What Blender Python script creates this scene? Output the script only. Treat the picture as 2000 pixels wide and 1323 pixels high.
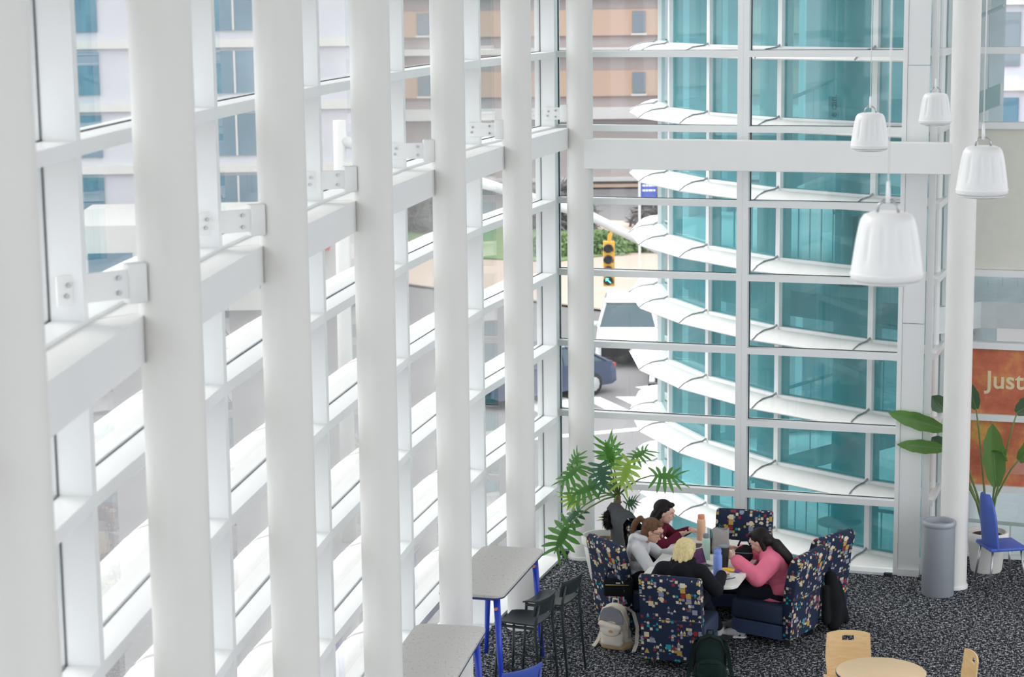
import bpy, bmesh, math, random
from mathutils import Vector, Matrix
V = Vector
PI = math.pi
random.seed(7)
for o in list(bpy.data.objects): bpy.data.objects.remove(o)
scn = bpy.context.scene
COL = scn.collection

# ---------------------------------------------------------------- camera
cam_d = bpy.data.cameras.new('camera'); cam = bpy.data.objects.new('camera', cam_d); COL.objects.link(cam)
YAW, PITCH, ROLL = 0.319678449, 0.166503978, -0.0112362797
CAM = V((6.31095, -20.66778, 5.93565))
_f = V((-math.sin(YAW)*math.cos(PITCH), math.cos(YAW)*math.cos(PITCH), -math.sin(PITCH)))
_r = V((math.cos(YAW), math.sin(YAW), 0)); _u = _r.cross(_f)
_r2 = _r*math.cos(ROLL)+_u*math.sin(ROLL); _u2 = -_r*math.sin(ROLL)+_u*math.cos(ROLL)
_m = Matrix((_r2, _u2, -_f)).transposed().to_4x4(); _m.translation = CAM
cam.matrix_world = _m
cam_d.sensor_width = 36; cam_d.sensor_fit = 'HORIZONTAL'; cam_d.lens = 72
cam_d.clip_start = .05; cam_d.clip_end = 600
cam_d.dof.use_dof = True; cam_d.dof.focus_distance = 18.6; cam_d.dof.aperture_fstop = 4.0
scn.camera = cam

# ---------------------------------------------------------------- sky, sun, exposure
w = bpy.data.worlds.new('overcast_sky'); scn.world = w; w.use_nodes = True
nt = w.node_tree; nt.nodes.clear()
wo = nt.nodes.new('ShaderNodeOutputWorld'); bg = nt.nodes.new('ShaderNodeBackground')
tc = nt.nodes.new('ShaderNodeTexCoord'); sp = nt.nodes.new('ShaderNodeSeparateXYZ'); rp = nt.nodes.new('ShaderNodeValToRGB')
rp.color_ramp.elements[0].position = 0.0; rp.color_ramp.elements[0].color = (.90, .94, 1, 1)
rp.color_ramp.elements[1].position = .8; rp.color_ramp.elements[1].color = (1, 1, 1, 1)
nt.links.new(tc.outputs['Generated'], sp.inputs[0]); nt.links.new(sp.outputs['Z'], rp.inputs[0])
nt.links.new(rp.outputs[0], bg.inputs[0]); nt.links.new(bg.outputs[0], wo.inputs[0])
bg.inputs[1].default_value = 1.5
sd = bpy.data.lights.new('sun', 'SUN'); sd.energy = 1.4; sd.angle = math.radians(25); sd.color = (1, .985, .96)
sun = bpy.data.objects.new('sun', sd); COL.objects.link(sun)
sun.rotation_euler = (V((.80, -.28, -.62)).to_track_quat('-Z', 'Y')).to_euler()
scn.view_settings.view_transform = 'Standard'; scn.view_settings.look = 'None'
scn.view_settings.gamma = 1.0; scn.view_settings.use_curve_mapping = False
scn.view_settings.exposure = 0.66

# ---------------------------------------------------------------- materials
def mat(name, col, rough=.5, metal=0., var=.0, vscale=8., bump=0., bscale=60., spec=.5, coat=0.):
    m = bpy.data.materials.new(name); m.use_nodes = True; n = m.node_tree; b = n.nodes['Principled BSDF']
    b.inputs['Base Color'].default_value = (*col, 1); b.inputs['Roughness'].default_value = rough
    b.inputs['Metallic'].default_value = metal; b.inputs['Specular IOR Level'].default_value = spec
    b.inputs['Coat Weight'].default_value = coat
    if var or bump:
        t = n.nodes.new('ShaderNodeTexCoord'); no = n.nodes.new('ShaderNodeTexNoise')
        no.inputs['Scale'].default_value = vscale; no.inputs['Detail'].default_value = 4
        n.links.new(t.outputs['Object'], no.inputs['Vector'])
        if var:
            mx = n.nodes.new('ShaderNodeMix'); mx.data_type = 'RGBA'
            mx.inputs[6].default_value = (*[max(0, c*(1-var)) for c in col], 1); mx.inputs[7].default_value = (*[min(1, c*(1+var)) for c in col], 1)
            n.links.new(no.outputs['Fac'], mx.inputs[0]); n.links.new(mx.outputs[2], b.inputs['Base Color'])
        if bump:
            n2 = n.nodes.new('ShaderNodeTexNoise'); n2.inputs['Scale'].default_value = bscale; n2.inputs['Detail'].default_value = 3
            n.links.new(t.outputs['Object'], n2.inputs['Vector'])
            bp = n.nodes.new('ShaderNodeBump'); bp.inputs['Strength'].default_value = bump; bp.inputs['Distance'].default_value = .01
            n.links.new(n2.outputs['Fac'], bp.inputs['Height']); n.links.new(bp.outputs[0], b.inputs['Normal'])
    return m

def glass_mat(name, tint, f0=.03, rough=0., milk=0., milkcol=(.8, .9, .9)):
    m = bpy.data.materials.new(name); m.use_nodes = True; n = m.node_tree; n.nodes.clear()
    out = n.nodes.new('ShaderNodeOutputMaterial'); tr = n.nodes.new('ShaderNodeBsdfTransparent'); gl = n.nodes.new('ShaderNodeBsdfGlossy')
    tr.inputs[0].default_value = (*tint, 1); gl.inputs['Roughness'].default_value = rough
    lw = n.nodes.new('ShaderNodeLayerWeight'); lw.inputs[0].default_value = .5
    pw = n.nodes.new('ShaderNodeMath'); pw.operation = 'POWER'; pw.inputs[1].default_value = 5
    ma = n.nodes.new('ShaderNodeMath'); ma.operation = 'MULTIPLY_ADD'; ma.inputs[1].default_value = 1-f0; ma.inputs[2].default_value = f0
    n.links.new(lw.outputs['Facing'], pw.inputs[0]); n.links.new(pw.outputs[0], ma.inputs[0])
    mx = n.nodes.new('ShaderNodeMixShader'); n.links.new(ma.outputs[0], mx.inputs[0])
    src = tr
    if milk:
        df = n.nodes.new('ShaderNodeBsdfDiffuse'); df.inputs[0].default_value = (*milkcol, 1)
        m2 = n.nodes.new('ShaderNodeMixShader'); m2.inputs[0].default_value = milk
        n.links.new(tr.outputs[0], m2.inputs[1]); n.links.new(df.outputs[0], m2.inputs[2]); src = m2
    n.links.new(src.outputs[0], mx.inputs[1]); n.links.new(gl.outputs[0], mx.inputs[2]); n.links.new(mx.outputs[0], out.inputs[0])
    return m

def translucent(m, col, f):
    n = m.node_tree; out = n.nodes['Material Output']; b = n.nodes['Principled BSDF']; t = n.nodes.new('ShaderNodeBsdfTranslucent'); t.inputs[0].default_value = (*col, 1)
    mx = n.nodes.new('ShaderNodeMixShader'); mx.inputs[0].default_value = f; n.links.new(b.outputs[0], mx.inputs[1]); n.links.new(t.outputs[0], mx.inputs[2]); n.links.new(mx.outputs[0], out.inputs[0]); return m

M = {}
M['white'] = mat('white_paint', (.86, .865, .85), .45, var=.03, vscale=3)
M['frame'] = mat('white_aluminium', (.84, .85, .845), .35, var=.02, vscale=4)
M['column'] = mat('column_paint', (.80, .79, .757), .42, var=.035, vscale=2.2)
M['gasket'] = mat('black_gasket', (.02, .025, .035), .6)
M['steel'] = mat('steel', (.45, .46, .47), .35, .9)
M['shade'] = mat('sunshade_white', (.84, .83, .81), .55, var=.06, vscale=14, bump=.1)
M['glass'] = glass_mat('clear_glass', (.975, .985, .985))
M['teal'] = glass_mat('teal_glass', (.49, .79, .81), .06, milk=.15, milkcol=(.10, .50, .55))
M['black'] = mat('black_plastic', (.02, .022, .024), .45)
M['dark_metal'] = mat('dark_green_metal', (.018, .028, .03), .42, var=.15)
M['blue'] = mat('blue_leg_paint', (.02, .06, .55), .35)
M['blue_seat'] = mat('blue_seat_plastic', (.05, .10, .42), .5)
M['copper'] = mat('copper_peg', (.80, .30, .20), .35, .6)
M['grey_bin'] = mat('grey_bin_metal', (.33, .36, .39), .45, .2, var=.05)
M['ceramic'] = mat('white_ceramic', (.82, .81, .77), .35, var=.05)
M['soil'] = mat('bark_soil', (.07, .045, .03), .9, var=.5, vscale=40, bump=.8, bscale=80)
M['navy'] = mat('navy_upholstery', (.02, .035, .075), .75, var=.2, vscale=50)
M['tabletop'] = mat('off_white_laminate', (.80, .785, .745), .4, var=.03)
M['speaker'] = mat('speaker_white', (.80, .80, .79), .38)

def speckle():
    m = mat('speckled_laminate', (.62, .60, .57), .45); n = m.node_tree; b = n.nodes['Principled BSDF']
    t = n.nodes.new('ShaderNodeTexCoord'); vo = n.nodes.new('ShaderNodeTexNoise'); vo.inputs['Scale'].default_value = 55; vo.inputs['Detail'].default_value = 2
    mp = n.nodes.new('ShaderNodeMapping'); mp.inputs['Scale'].default_value = (1, .45, 1)
    r = n.nodes.new('ShaderNodeValToRGB'); e = r.color_ramp.elements
    e[0].position = .30; e[0].color = (.36, .35, .34, 1); e[1].position = .38; e[1].color = (.60, .585, .56, 1)
    e2 = r.color_ramp.elements.new(.66); e2.color = (.60, .585, .56, 1); e3 = r.color_ramp.elements.new(.72); e3.color = (.72, .71, .69, 1)
    n.links.new(t.outputs['Object'], mp.inputs[0]); n.links.new(mp.outputs[0], vo.inputs['Vector']); n.links.new(vo.outputs['Fac'], r.inputs[0]); n.links.new(r.outputs[0], b.inputs['Base Color'])
    return m
M['speckle'] = speckle()

def wood(name, a, b_, sc=(1, 14, 14)):
    m = mat(name, a, .4); n = m.node_tree; b = n.nodes['Principled BSDF']
    t = n.nodes.new('ShaderNodeTexCoord'); mp = n.nodes.new('ShaderNodeMapping'); mp.inputs['Scale'].default_value = sc
    no = n.nodes.new('ShaderNodeTexNoise'); no.inputs['Scale'].default_value = 5; no.inputs['Detail'].default_value = 6; no.inputs['Distortion'].default_value = .6
    r = n.nodes.new('ShaderNodeValToRGB'); r.color_ramp.elements[0].position = .3; r.color_ramp.elements[0].color = (*a, 1); r.color_ramp.elements[1].position = .7; r.color_ramp.elements[1].color = (*b_, 1)
    n.links.new(t.outputs['Object'], mp.inputs[0]); n.links.new(mp.outputs[0], no.inputs['Vector']); n.links.new(no.outputs['Fac'], r.inputs[0]); n.links.new(r.outputs[0], b.inputs['Base Color'])
    return m
M['wood'] = wood('maple_ply', (.72, .47, .22), (.80, .57, .30))
M['woodtop'] = wood('maple_laminate', (.72, .52, .31), (.76, .57, .36))

def carpet():
    m = mat('carpet', (.05, .05, .06), .95, spec=.1); n = m.node_tree; b = n.nodes['Principled BSDF']
    t = n.nodes.new('ShaderNodeTexCoord')
    mp = n.nodes.new('ShaderNodeMapping'); mp.inputs['Scale'].default_value = (17, 48, 1); mp.inputs['Rotation'].default_value = (0, 0, .32)
    no = n.nodes.new('ShaderNodeTexNoise'); no.inputs['Scale'].default_value = 1.3; no.inputs['Detail'].default_value = 3; no.inputs['Roughness'].default_value = .75
    mp2 = n.nodes.new('ShaderNodeMapping'); mp2.inputs['Scale'].default_value = (74, 22, 1); mp2.inputs['Rotation'].default_value = (0, 0, .9)
    no2 = n.nodes.new('ShaderNodeTexNoise'); no2.inputs['Scale'].default_value = 1; no2.inputs['Detail'].default_value = 2
    ad = n.nodes.new('ShaderNodeMath'); ad.operation = 'MULTIPLY_ADD'; ad.inputs[1].default_value = .5
    r = n.nodes.new('ShaderNodeValToRGB'); e = r.color_ramp.elements
    e[0].position = .74; e[0].color = (.009, .011, .018, 1); e[1].position = .80; e[1].color = (.05, .055, .065, 1)
    x = e.new(.845); x.color = (.45, .46, .48, 1); x = e.new(.92); x.color = (.62, .62, .63, 1)
    n.links.new(t.outputs['Object'], mp.inputs[0]); n.links.new(mp.outputs[0], no.inputs['Vector'])
    n.links.new(t.outputs['Object'], mp2.inputs[0]); n.links.new(mp2.outputs[0], no2.inputs['Vector'])
    n.links.new(no2.outputs['Fac'], ad.inputs[0]); n.links.new(no.outputs['Fac'], ad.inputs[2])
    n.links.new(ad.outputs[0], r.inputs[0]); n.links.new(r.outputs[0], b.inputs['Base Color'])
    return m
M['carpet'] = carpet()

def pattern():
    # navy cloth with small geometric pieces: random cells, each a square, disc, half disc or triangle
    m = mat('geometric_upholstery', (.02, .03, .06), .8, spec=.2); n = m.node_tree; b = n.nodes['Principled BSDF']
    L = n.links.new
    def N(t, **k):
        x = n.nodes.new(t)
        for a, v in k.items(): setattr(x, a, v)
        return x
    def MA(op, a, bb=None, c=None):
        x = N('ShaderNodeMath', operation=op)
        for i, v in enumerate((a, bb, c)):
            if v is None: continue
            if isinstance(v, (int, float)): x.inputs[i].default_value = v
            else: L(v, x.inputs[i])
        return x.outputs[0]
    uv = N('ShaderNodeUVMap', uv_map='UVMap')
    cols = [(0, (.66, .55, .34)), (.24, (.70, .62, .45)), (.40, (.27, .29, .38)), (.56, (.02, .33, .38)), (.68, (.30, .03, .04)), (.80, (.10, .11, .14)), (.90, (.50, .33, .08))]
    def layer(scale, bias, seed):
        sc = N('ShaderNodeVectorMath', operation='SCALE'); sc.inputs[3].default_value = scale; L(uv.outputs[0], sc.inputs[0])
        fl = N('ShaderNodeVectorMath', operation='FLOOR'); L(sc.outputs[0], fl.inputs[0])
        fr = N('ShaderNodeVectorMath', operation='FRACTION'); L(sc.outputs[0], fr.inputs[0])
        o1 = N('ShaderNodeVectorMath', operation='ADD'); o1.inputs[1].default_value = (seed, seed*.7, 0); L(fl.outputs[0], o1.inputs[0])
        wn = N('ShaderNodeTexWhiteNoise', noise_dimensions='2D'); L(o1.outputs[0], wn.inputs['Vector'])
        ofs = N('ShaderNodeVectorMath', operation='ADD'); ofs.inputs[1].default_value = (37.5+seed, 11.5, 0); L(fl.outputs[0], ofs.inputs[0])
        wn2 = N('ShaderNodeTexWhiteNoise', noise_dimensions='2D'); L(ofs.outputs[0], wn2.inputs['Vector'])
        cl = N('ShaderNodeTexNoise'); cl.inputs['Scale'].default_value = 8.4/scale; cl.inputs['Detail'].default_value = 1; L(o1.outputs[0], cl.inputs['Vector'])
        r = N('ShaderNodeValToRGB'); r.color_ramp.interpolation = 'CONSTANT'
        e = r.color_ramp.elements; e[0].position = 0; e[0].color = (*cols[0][1], 1); e[1].position = cols[1][0]; e[1].color = (*cols[1][1], 1)
        for p_, c in cols[2:]:
            q = e.new(p_); q.color = (*c, 1)
        L(wn.outputs['Value'], r.inputs[0])
        s = N('ShaderNodeSeparateXYZ'); L(fr.outputs[0], s.inputs[0])
        dx = MA('SUBTRACT', s.outputs[0], .5); dy = MA('SUBTRACT', s.outputs[1], .5)
        d2 = MA('ADD', MA('MULTIPLY', dx, dx), MA('MULTIPLY', dy, dy))
        disc = MA('LESS_THAN', d2, .21)
        tri = MA('LESS_THAN', MA('ABSOLUTE', dx), MA('MULTIPLY', MA('SUBTRACT', .95, s.outputs[1]), .5))
        sq = MA('LESS_THAN', MA('MAXIMUM', MA('ABSOLUTE', dx), MA('ABSOLUTE', dy)), .46)
        half = MA('MULTIPLY', disc, MA('GREATER_THAN', dy, 0.0))
        v2 = wn2.outputs['Value']
        def sel(a_, bb, lim):
            c = MA('LESS_THAN', v2, lim)
            return MA('ADD', MA('MULTIPLY', a_, c), MA('MULTIPLY', bb, MA('SUBTRACT', 1, c)))
        shape = sel(sq, sel(disc, sel(tri, half, .82), .58), .34)
        ccol = N('ShaderNodeSeparateColor'); L(wn2.outputs['Color'], ccol.inputs[0])
        dens = MA('LESS_THAN', ccol.outputs[1], MA('MULTIPLY_ADD', cl.outputs['Fac'], 2.4, bias))
        return MA('MULTIPLY', shape, dens), r.outputs[0]
    f1, c1 = layer(20, -1.06, 3.5); f2, c2 = layer(36, -.93, 21.5)
    m1 = N('ShaderNodeMix', data_type='RGBA'); m1.inputs[6].default_value = (.017, .027, .06, 1); L(f2, m1.inputs[0]); L(c2, m1.inputs[7])
    mx = N('ShaderNodeMix', data_type='RGBA'); L(m1.outputs[2], mx.inputs[6])
    L(f1, mx.inputs[0]); L(c1, mx.inputs[7]); L(mx.outputs[2], b.inputs['Base Color'])
    return m
M['pattern'] = pattern()

# ---------------------------------------------------------------- mesh helpers
def nb(): return bmesh.new()
def box(bm, x0, x1, y0, y1, z0, z1, mw=None):
    vs = [bm.verts.new((x, y, z)) for z in (z0, z1) for y in (y0, y1) for x in (x0, x1)]
    if mw is not None:
        for v in vs: v.co = mw @ v.co
    fs = [bm.faces.new([vs[i] for i in q]) for q in ((0, 2, 3, 1), (4, 5, 7, 6), (0, 1, 5, 4), (2, 6, 7, 3), (0, 4, 6, 2), (1, 3, 7, 5))]
    return vs, fs
def bev(bm, w, seg=2):
    bmesh.ops.bevel(bm, geom=list(bm.edges), offset=w, segments=seg, profile=.5, affect='EDGES')
def prism(bm, outline, z0, z1, mw=None):
    a = [bm.verts.new((x, y, z0)) for x, y in outline]; b = [bm.verts.new((x, y, z1)) for x, y in outline]
    n = len(outline); bm.faces.new(a[::-1]); bm.faces.new(b)
    for i in range(n): bm.faces.new((a[i], a[(i+1) % n], b[(i+1) % n], b[i]))
    if mw is not None:
        for v in a+b: v.co = mw @ v.co
def sweep(bm, sections, closed=True, cap=True):
    rows = [[bm.verts.new(p) for p in s] for s in sections]; n = len(rows[0])
    for i in range(len(rows)-1):
        for j in range(n if closed else n-1):
            bm.faces.new((rows[i][j], rows[i][(j+1) % n], rows[i+1][(j+1) % n], rows[i+1][j]))
    if cap and closed: bm.faces.new(rows[0][::-1]); bm.faces.new(rows[-1])
def lathe(bm, prof, seg=24, c=(0, 0, 0)):
    c = V(c); rows = []
    for r, z in prof:
        if r < 1e-6: rows.append([bm.verts.new(c+V((0, 0, z)))])
        else: rows.append([bm.verts.new(c+V((r*math.cos(2*PI*i/seg), r*math.sin(2*PI*i/seg), z))) for i in range(seg)])
    for a, b in zip(rows, rows[1:]):
        for i in range(seg):
            j = (i+1) % seg
            if len(a) == 1 and len(b) == 1: continue
            if len(a) == 1: bm.faces.new((a[0], b[j], b[i]))
            elif len(b) == 1: bm.faces.new((a[i], a[j], b[0]))
            else: bm.faces.new((a[i], a[j], b[j], b[i]))
def tube(bm, pts, r, seg=10):
    pts = [V(p) for p in pts]; n = len(pts); rs = r if isinstance(r, (list, tuple)) else [r]*n
    prev = None; secs = []
    for i, p in enumerate(pts):
        d = (pts[min(i+1, n-1)]-pts[max(i-1, 0)]).normalized()
        if prev is None:
            a = d.orthogonal().normalized()
        else:
            a = (prev-d*prev.dot(d)).normalized()
        prev = a; b = d.cross(a)
        secs.append([p+(a*math.cos(t)+b*math.sin(t))*rs[i] for t in [2*PI*k/seg for k in range(seg)]])
    sweep(bm, secs)
def ball(bm, c, r, u=12, v=8, mw=None):
    r = (r, r, r) if isinstance(r, (int, float)) else r
    m = Matrix.Translation(V(c)) @ (mw.to_4x4() if mw else Matrix()) @ Matrix.Diagonal((*r, 1))
    bmesh.ops.create_uvsphere(bm, u_segments=u, v_segments=v, radius=1, matrix=m)
def box_uv(me):
    uvl = me.uv_layers.new(name='UVMap')
    for p in me.polygons:
        n = p.normal; a = max(range(3), key=lambda i: abs(n[i]))
        for li in p.loop_indices:
            c = me.vertices[me.loops[li].vertex_index].co
            uvl.data[li].uv = ((c.y+.13, c.z) if a == 0 else (c.x, c.z+.07) if a == 1 else (c.x, c.y+.31))
def mk(bm, m, smooth=False, uv=False):
    bmesh.ops.recalc_face_normals(bm, faces=bm.faces)
    me = bpy.data.meshes.new('mesh'); bm.to_mesh(me); bm.free()
    me.materials.append(M[m] if isinstance(m, str) else m)
    if smooth:
        me.polygons.foreach_set('use_smooth', [True]*len(me.polygons))
        if smooth != 'all': me.set_sharp_from_angle(angle=math.radians(smooth if smooth is not True else 40))
    if uv: box_uv(me)
    return me
def obj(name, me, parent=None, m=None, smooth=False, uv=False, loc=None, rot=None):
    if isinstance(me, bmesh.types.BMesh): me = mk(me, m, smooth, uv)
    o = bpy.data.objects.new(name, me); COL.objects.link(o); o.parent = parent
    me.name = name
    if loc is not None: o.location = loc
    if rot is not None: o.rotation_euler = rot
    return o
def tag(o, label, cat, group=None):
    o['label'] = label; o['category'] = cat
    if group: o['group'] = group
    return o
def thing(name, label, cat, loc=(0, 0, 0), rz=0., group=None):
    o = bpy.data.objects.new(name, None); COL.objects.link(o); o.location = loc; o.rotation_euler = (0, 0, rz); o.empty_display_size = .1
    return tag(o, label, cat, group)
def struct(name, loc=(0, 0, 0)):
    o = bpy.data.objects.new(name, None); COL.objects.link(o); o.location = loc; o['kind'] = 'structure'; return o
def copy_tree(o, parent=None):
    c = o.copy(); COL.objects.link(c); c.parent = parent
    for ch in [x for x in bpy.data.objects if x.parent == o]: copy_tree(ch, c)
    return c
def text_mesh(s, size, m, depth=.004, bold=0.):
    cu = bpy.data.curves.new('lettering', 'FONT'); cu.body = s; cu.size = size; cu.extrude = depth; cu.offset = bold; cu.align_x = 'LEFT'
    o = bpy.data.objects.new('lettering', cu); COL.objects.link(o)
    dg = bpy.context.evaluated_depsgraph_get(); me = bpy.data.meshes.new_from_object(o.evaluated_get(dg)); bpy.data.objects.remove(o)
    me.materials.clear(); me.materials.append(M[m]); return me
def rrect(w, h, r, n=5):
    o = []
    for cx, cy, a in ((w/2-r, h/2-r, 0), (-w/2+r, h/2-r, 90), (-w/2+r, -h/2+r, 180), (w/2-r, -h/2+r, 270)):
        for i in range(n+1):
            t = math.radians(a+90*i/n); o.append((cx+r*math.cos(t), cy+r*math.sin(t)))
    return o

# ================================================================ setting
LEV = [.02+.762*i for i in range(10)]            # glazing levels
MH = .068                                        # mullion height
# column line and glass line of the faceted left facade
COLP = [(3.5243, -17.4527), (2.7518, -15.0791), (2.0835, -12.6740), (1.5207, -10.2420), (1.0644, -7.7878), (.7156, -5.3161), (.4749, -2.8315), (.3427, -.3388)]
INP = [(3.357, -18.127), (2.573, -15.605), (1.887, -13.06), (1.298, -10.58), (.809, -8.06), (.416, -5.50), (.16, -2.93), (.10, -.40)]
FIN = .15
PC = [V((x, y, 0)) for x, y in COLP]; IN_ = [V((x, y, 0)) for x, y in INP]
NRM = []
for k in range(8):
    d = (IN_[min(k+1, 7)]-IN_[max(k-1, 0)]).normalized(); NRM.append(V((-d.y, d.x, 0)))
GL = [IN_[k]+NRM[k]*FIN for k in range(8)]

bm = nb(); prism(bm, [(-.14, .06), (-.14, -3.2), (.1, -6), (1.7, -14), (3.2, -19), (5.2, -25), (13, -25), (13, .98), (3.87, .98), (3.87, .06)], -.35, 0)
fl = obj('floor', bm, None, 'carpet'); fl['kind'] = 'structure'
bm = nb(); prism(bm, [(-.2, 1.0), (.1, -6), (1.7, -14), (3.2, -19), (5.2, -25), (13, -25), (13, 1.0)], 8.4, 8.6)
ce = obj('ceiling_blocker', bm, None, 'white'); ce['kind'] = 'structure'  # unseen, added to block light from above so daylight comes through the glazing
bm = nb(); box(bm, 5.2, 13, -25.2, -25, 0, 8.4); wq = obj('wall_rear_blocker', bm, None, 'white'); wq['kind'] = 'structure'  # unseen wall added to keep light out from behind the camera

wl = struct('wall_left')
def seg_box(bm, a, b, n_a, n_b, d0, d1, z0, z1):
    # prism between two plan points; d measured along the outward normals
    p = [a+n_a*d0, b+n_b*d0, b+n_b*d1, a+n_a*d1]
    prism(bm, [(q.x, q.y) for q in p], z0, z1)
for k in range(8):
    t = (PC[min(k+1, 7)]-PC[max(k-1, 0)]).normalized(); n = NRM[k]
    bm = nb(); c0 = IN_[k]; 
    for s0, s1, h in ((0, FIN+.06, .034),):
        p = [c0+n*s0-t*h, c0+n*s0+t*h, c0+n*s1+t*h, c0+n*s1-t*h]
        prism(bm, [(q.x, q.y) for q in p], 0, LEV[-1])
    obj('vertical_mullion', bm, wl, 'frame')
    bm = nb(); p = [GL[k]-n*.004-t*.038, GL[k]-n*.004+t*.038, GL[k]+n*.006+t*.038, GL[k]+n*.006-t*.038]
    prism(bm, [(q.x, q.y) for q in p], .03, LEV[-1]); obj('gasket', bm, wl, 'gasket')
def shade_prof(m=0.):
    # aerofoil blade: (outward distance, height)
    top = [(.03, -.02), (.12, .0), (.24, -.012), (.34, -.045), (.41, -.095)]
    bot = [(.40, -.108), (.30, -.085), (.16, -.055), (.03, -.045)]
    return top+bot
def shade(bm, a, b, na, nb_, z, s=1.):
    secs = []
    for P, n in ((a, na), (b, nb_)):
        secs.append([P+n*(d*s)+V((0, 0, z+h)) for d, h in shade_prof()])
    sweep(bm, secs)
for k in range(7):
    a, b = GL[k], GL[k+1]; e = (b-a).normalized(); a2, b2 = a+e*.034, b-e*.034
    for i, z in enumerate(LEV):
        bm = nb(); seg_box(bm, a2, b2, NRM[k], NRM[k+1], -FIN, .05, z-MH, z-.002); obj('horizontal_mullion', bm, wl, 'frame')
        bm = nb(); seg_box(bm, a2, b2, NRM[k], NRM[k+1], -.004, .010, z-.002, z+.003); obj('gasket', bm, wl, 'gasket')
        if i < len(LEV)-1:
            bm = nb(); seg_box(bm, a2, b2, NRM[k], NRM[k+1], -.008, .008, z+.006, LEV[i+1]-MH); obj('pane', bm, wl, 'glass')
        bm = nb(); shade(bm, a2+NRM[k]*.04, b2+NRM[k+1]*.04, NRM[k], NRM[k+1], z-.03); obj('sunshade', bm, wl, 'shade', smooth=35)
    # structural beam with its deep white ledge
    BO = [.10]*8
    bm = nb(); p = [PC[k]+NRM[k]*BO[k], PC[k+1]+NRM[k+1]*BO[k+1], b2-NRM[k+1]*.02, a2-NRM[k]*.02]
    prism(bm, [(q.x, q.y) for q in p], 4.362, 4.572); obj('beam', bm, wl, 'white')
    bm = nb(); seg_box(bm, a2, b2, NRM[k], NRM[k+1], -FIN-.05, .05, 0, .028); obj('sill', bm, wl, 'frame')
    bm = nb(); seg_box(bm, a2, b2, NRM[k], NRM[k+1], -.15, .06, -1.2, -.01); obj('spandrel', bm, wl, 'frame')

# ---- back wall
wb = struct('wall_back')
XS = [0.0, 1.95, 3.61]
for x0, x1 in ((-.075, .012), (1.94, 2.0), (2.001, 2.06), (3.60, 3.645)):
    bm = nb(); box(bm, x0, x1, -.10 if x0 > 0 else -.40, .06, 0, LEV[-1]); obj('vertical_mullion', bm, wb, 'frame')
for x in (.014, 1.936, 2.062, 3.598):
    bm = nb(); box(bm, x-.005, x+.005, -.014, .014, .03, LEV[-1]); obj('gasket', bm, wb, 'gasket')
for x0, x1 in ((.012, 1.94), (2.06, 3.60)):
    for i, z in enumerate(LEV):
        bm = nb(); box(bm, x0, x1, -.10, .06, z-MH, z-.004); obj('horizontal_mullion', bm, wb, 'frame')
        bm = nb(); box(bm, x0, x1, -.004, .010, z-.002, z+.003); obj('gasket', bm, wb, 'gasket')
        if i < 9:
            bm = nb(); box(bm, x0, x1, -.008, .008, z+.006, LEV[i+1]-MH); obj('pane', bm, wb, 'glass')
    bm = nb(); box(bm, x0, x1, -.15, .06, 0, .026); obj('sill', bm, wb, 'frame')
for z0, z1 in ((0, .07), (.07, 2.62), (2.626, 5.2), (5.206, LEV[-1])):
    bm = nb(); box(bm, 3.647, 3.86, -.09 if z0 else -.12, -.03, z0, z1); obj('end_panel', bm, wb, 'frame')
bm = nb(); box(bm, PC[7].x, 4.23, -.45, -.27, 4.16, 4.465); bev(bm, .006, 1); obj('beam', bm, wb, 'white')
bm = nb(); box(bm, 3.52, 3.60, -.19, -.13, .0, .03); obj('floor_socket', bm, wb, 'black')

# ---- recess on the right: short glazed return, then a glazed wall with printed panels
wr = struct('wall_right')
def mural(name, seed):
    m = mat(name, (.7, .3, .15), .6); n = m.node_tree; b = n.nodes['Principled BSDF']
    t = n.nodes.new('ShaderNodeTexCoord'); no = n.nodes.new('ShaderNodeTexNoise'); no.inputs['Scale'].default_value = 2.6; no.inputs['Detail'].default_value = 7; no.inputs['Roughness'].default_value = .62
    mp = n.nodes.new('ShaderNodeMapping'); mp.inputs['Location'].default_value = (seed, 0, seed*.7); r = n.nodes.new('ShaderNodeValToRGB'); e = r.color_ramp.elements
    e[0].position = .30; e[0].color = (.42, .10, .05, 1); e[1].position = .48; e[1].color = (.60, .17, .09, 1)
    for p_, c in ((.56, (.68, .27, .10)), (.64, (.72, .42, .10)), (.74, (.66, .46, .16))):
        q = e.new(p_); q.color = (*c, 1)
    n.links.new(t.outputs['Object'], mp.inputs[0]); n.links.new(mp.outputs[0], no.inputs['Vector']); n.links.new(no.outputs['Fac'], r.inputs[0]); n.links.new(r.outputs[0], b.inputs['Base Color'])
    return m
M['mural'] = mural('orange_mural_print', 1.3); M['beige'] = mat('beige_panel', (.74, .73, .65), .5, var=.06)
M['cream_ink'] = mat('cream_lettering', (.80, .66, .42), .6)
YR = .9; XR = 3.90
for y0 in (-.02, YR-.05):
    bm = nb(); box(bm, XR-.035, XR+.035, y0, y0+.06, 0, LEV[-1]); obj('vertical_mullion', bm, wr, 'frame')
for i, z in enumerate(LEV):
    bm = nb(); box(bm, XR-.035, XR+.07, .04, YR-.05, z-MH, z); obj('horizontal_mullion', bm, wr, 'frame')
    if i < 9:
        bm = nb(); box(bm, XR-.008, XR+.008, .04, YR-.05, z, LEV[i+1]-MH); obj('pane', bm, wr, 'glass')
xb = [3.97, 5.85, 7.7]
for x in xb:
    bm = nb(); box(bm, x-.04, x+.04, YR-.08, YR+.06, 0, LEV[-1]); obj('vertical_mullion', bm, wr, 'frame')
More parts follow.
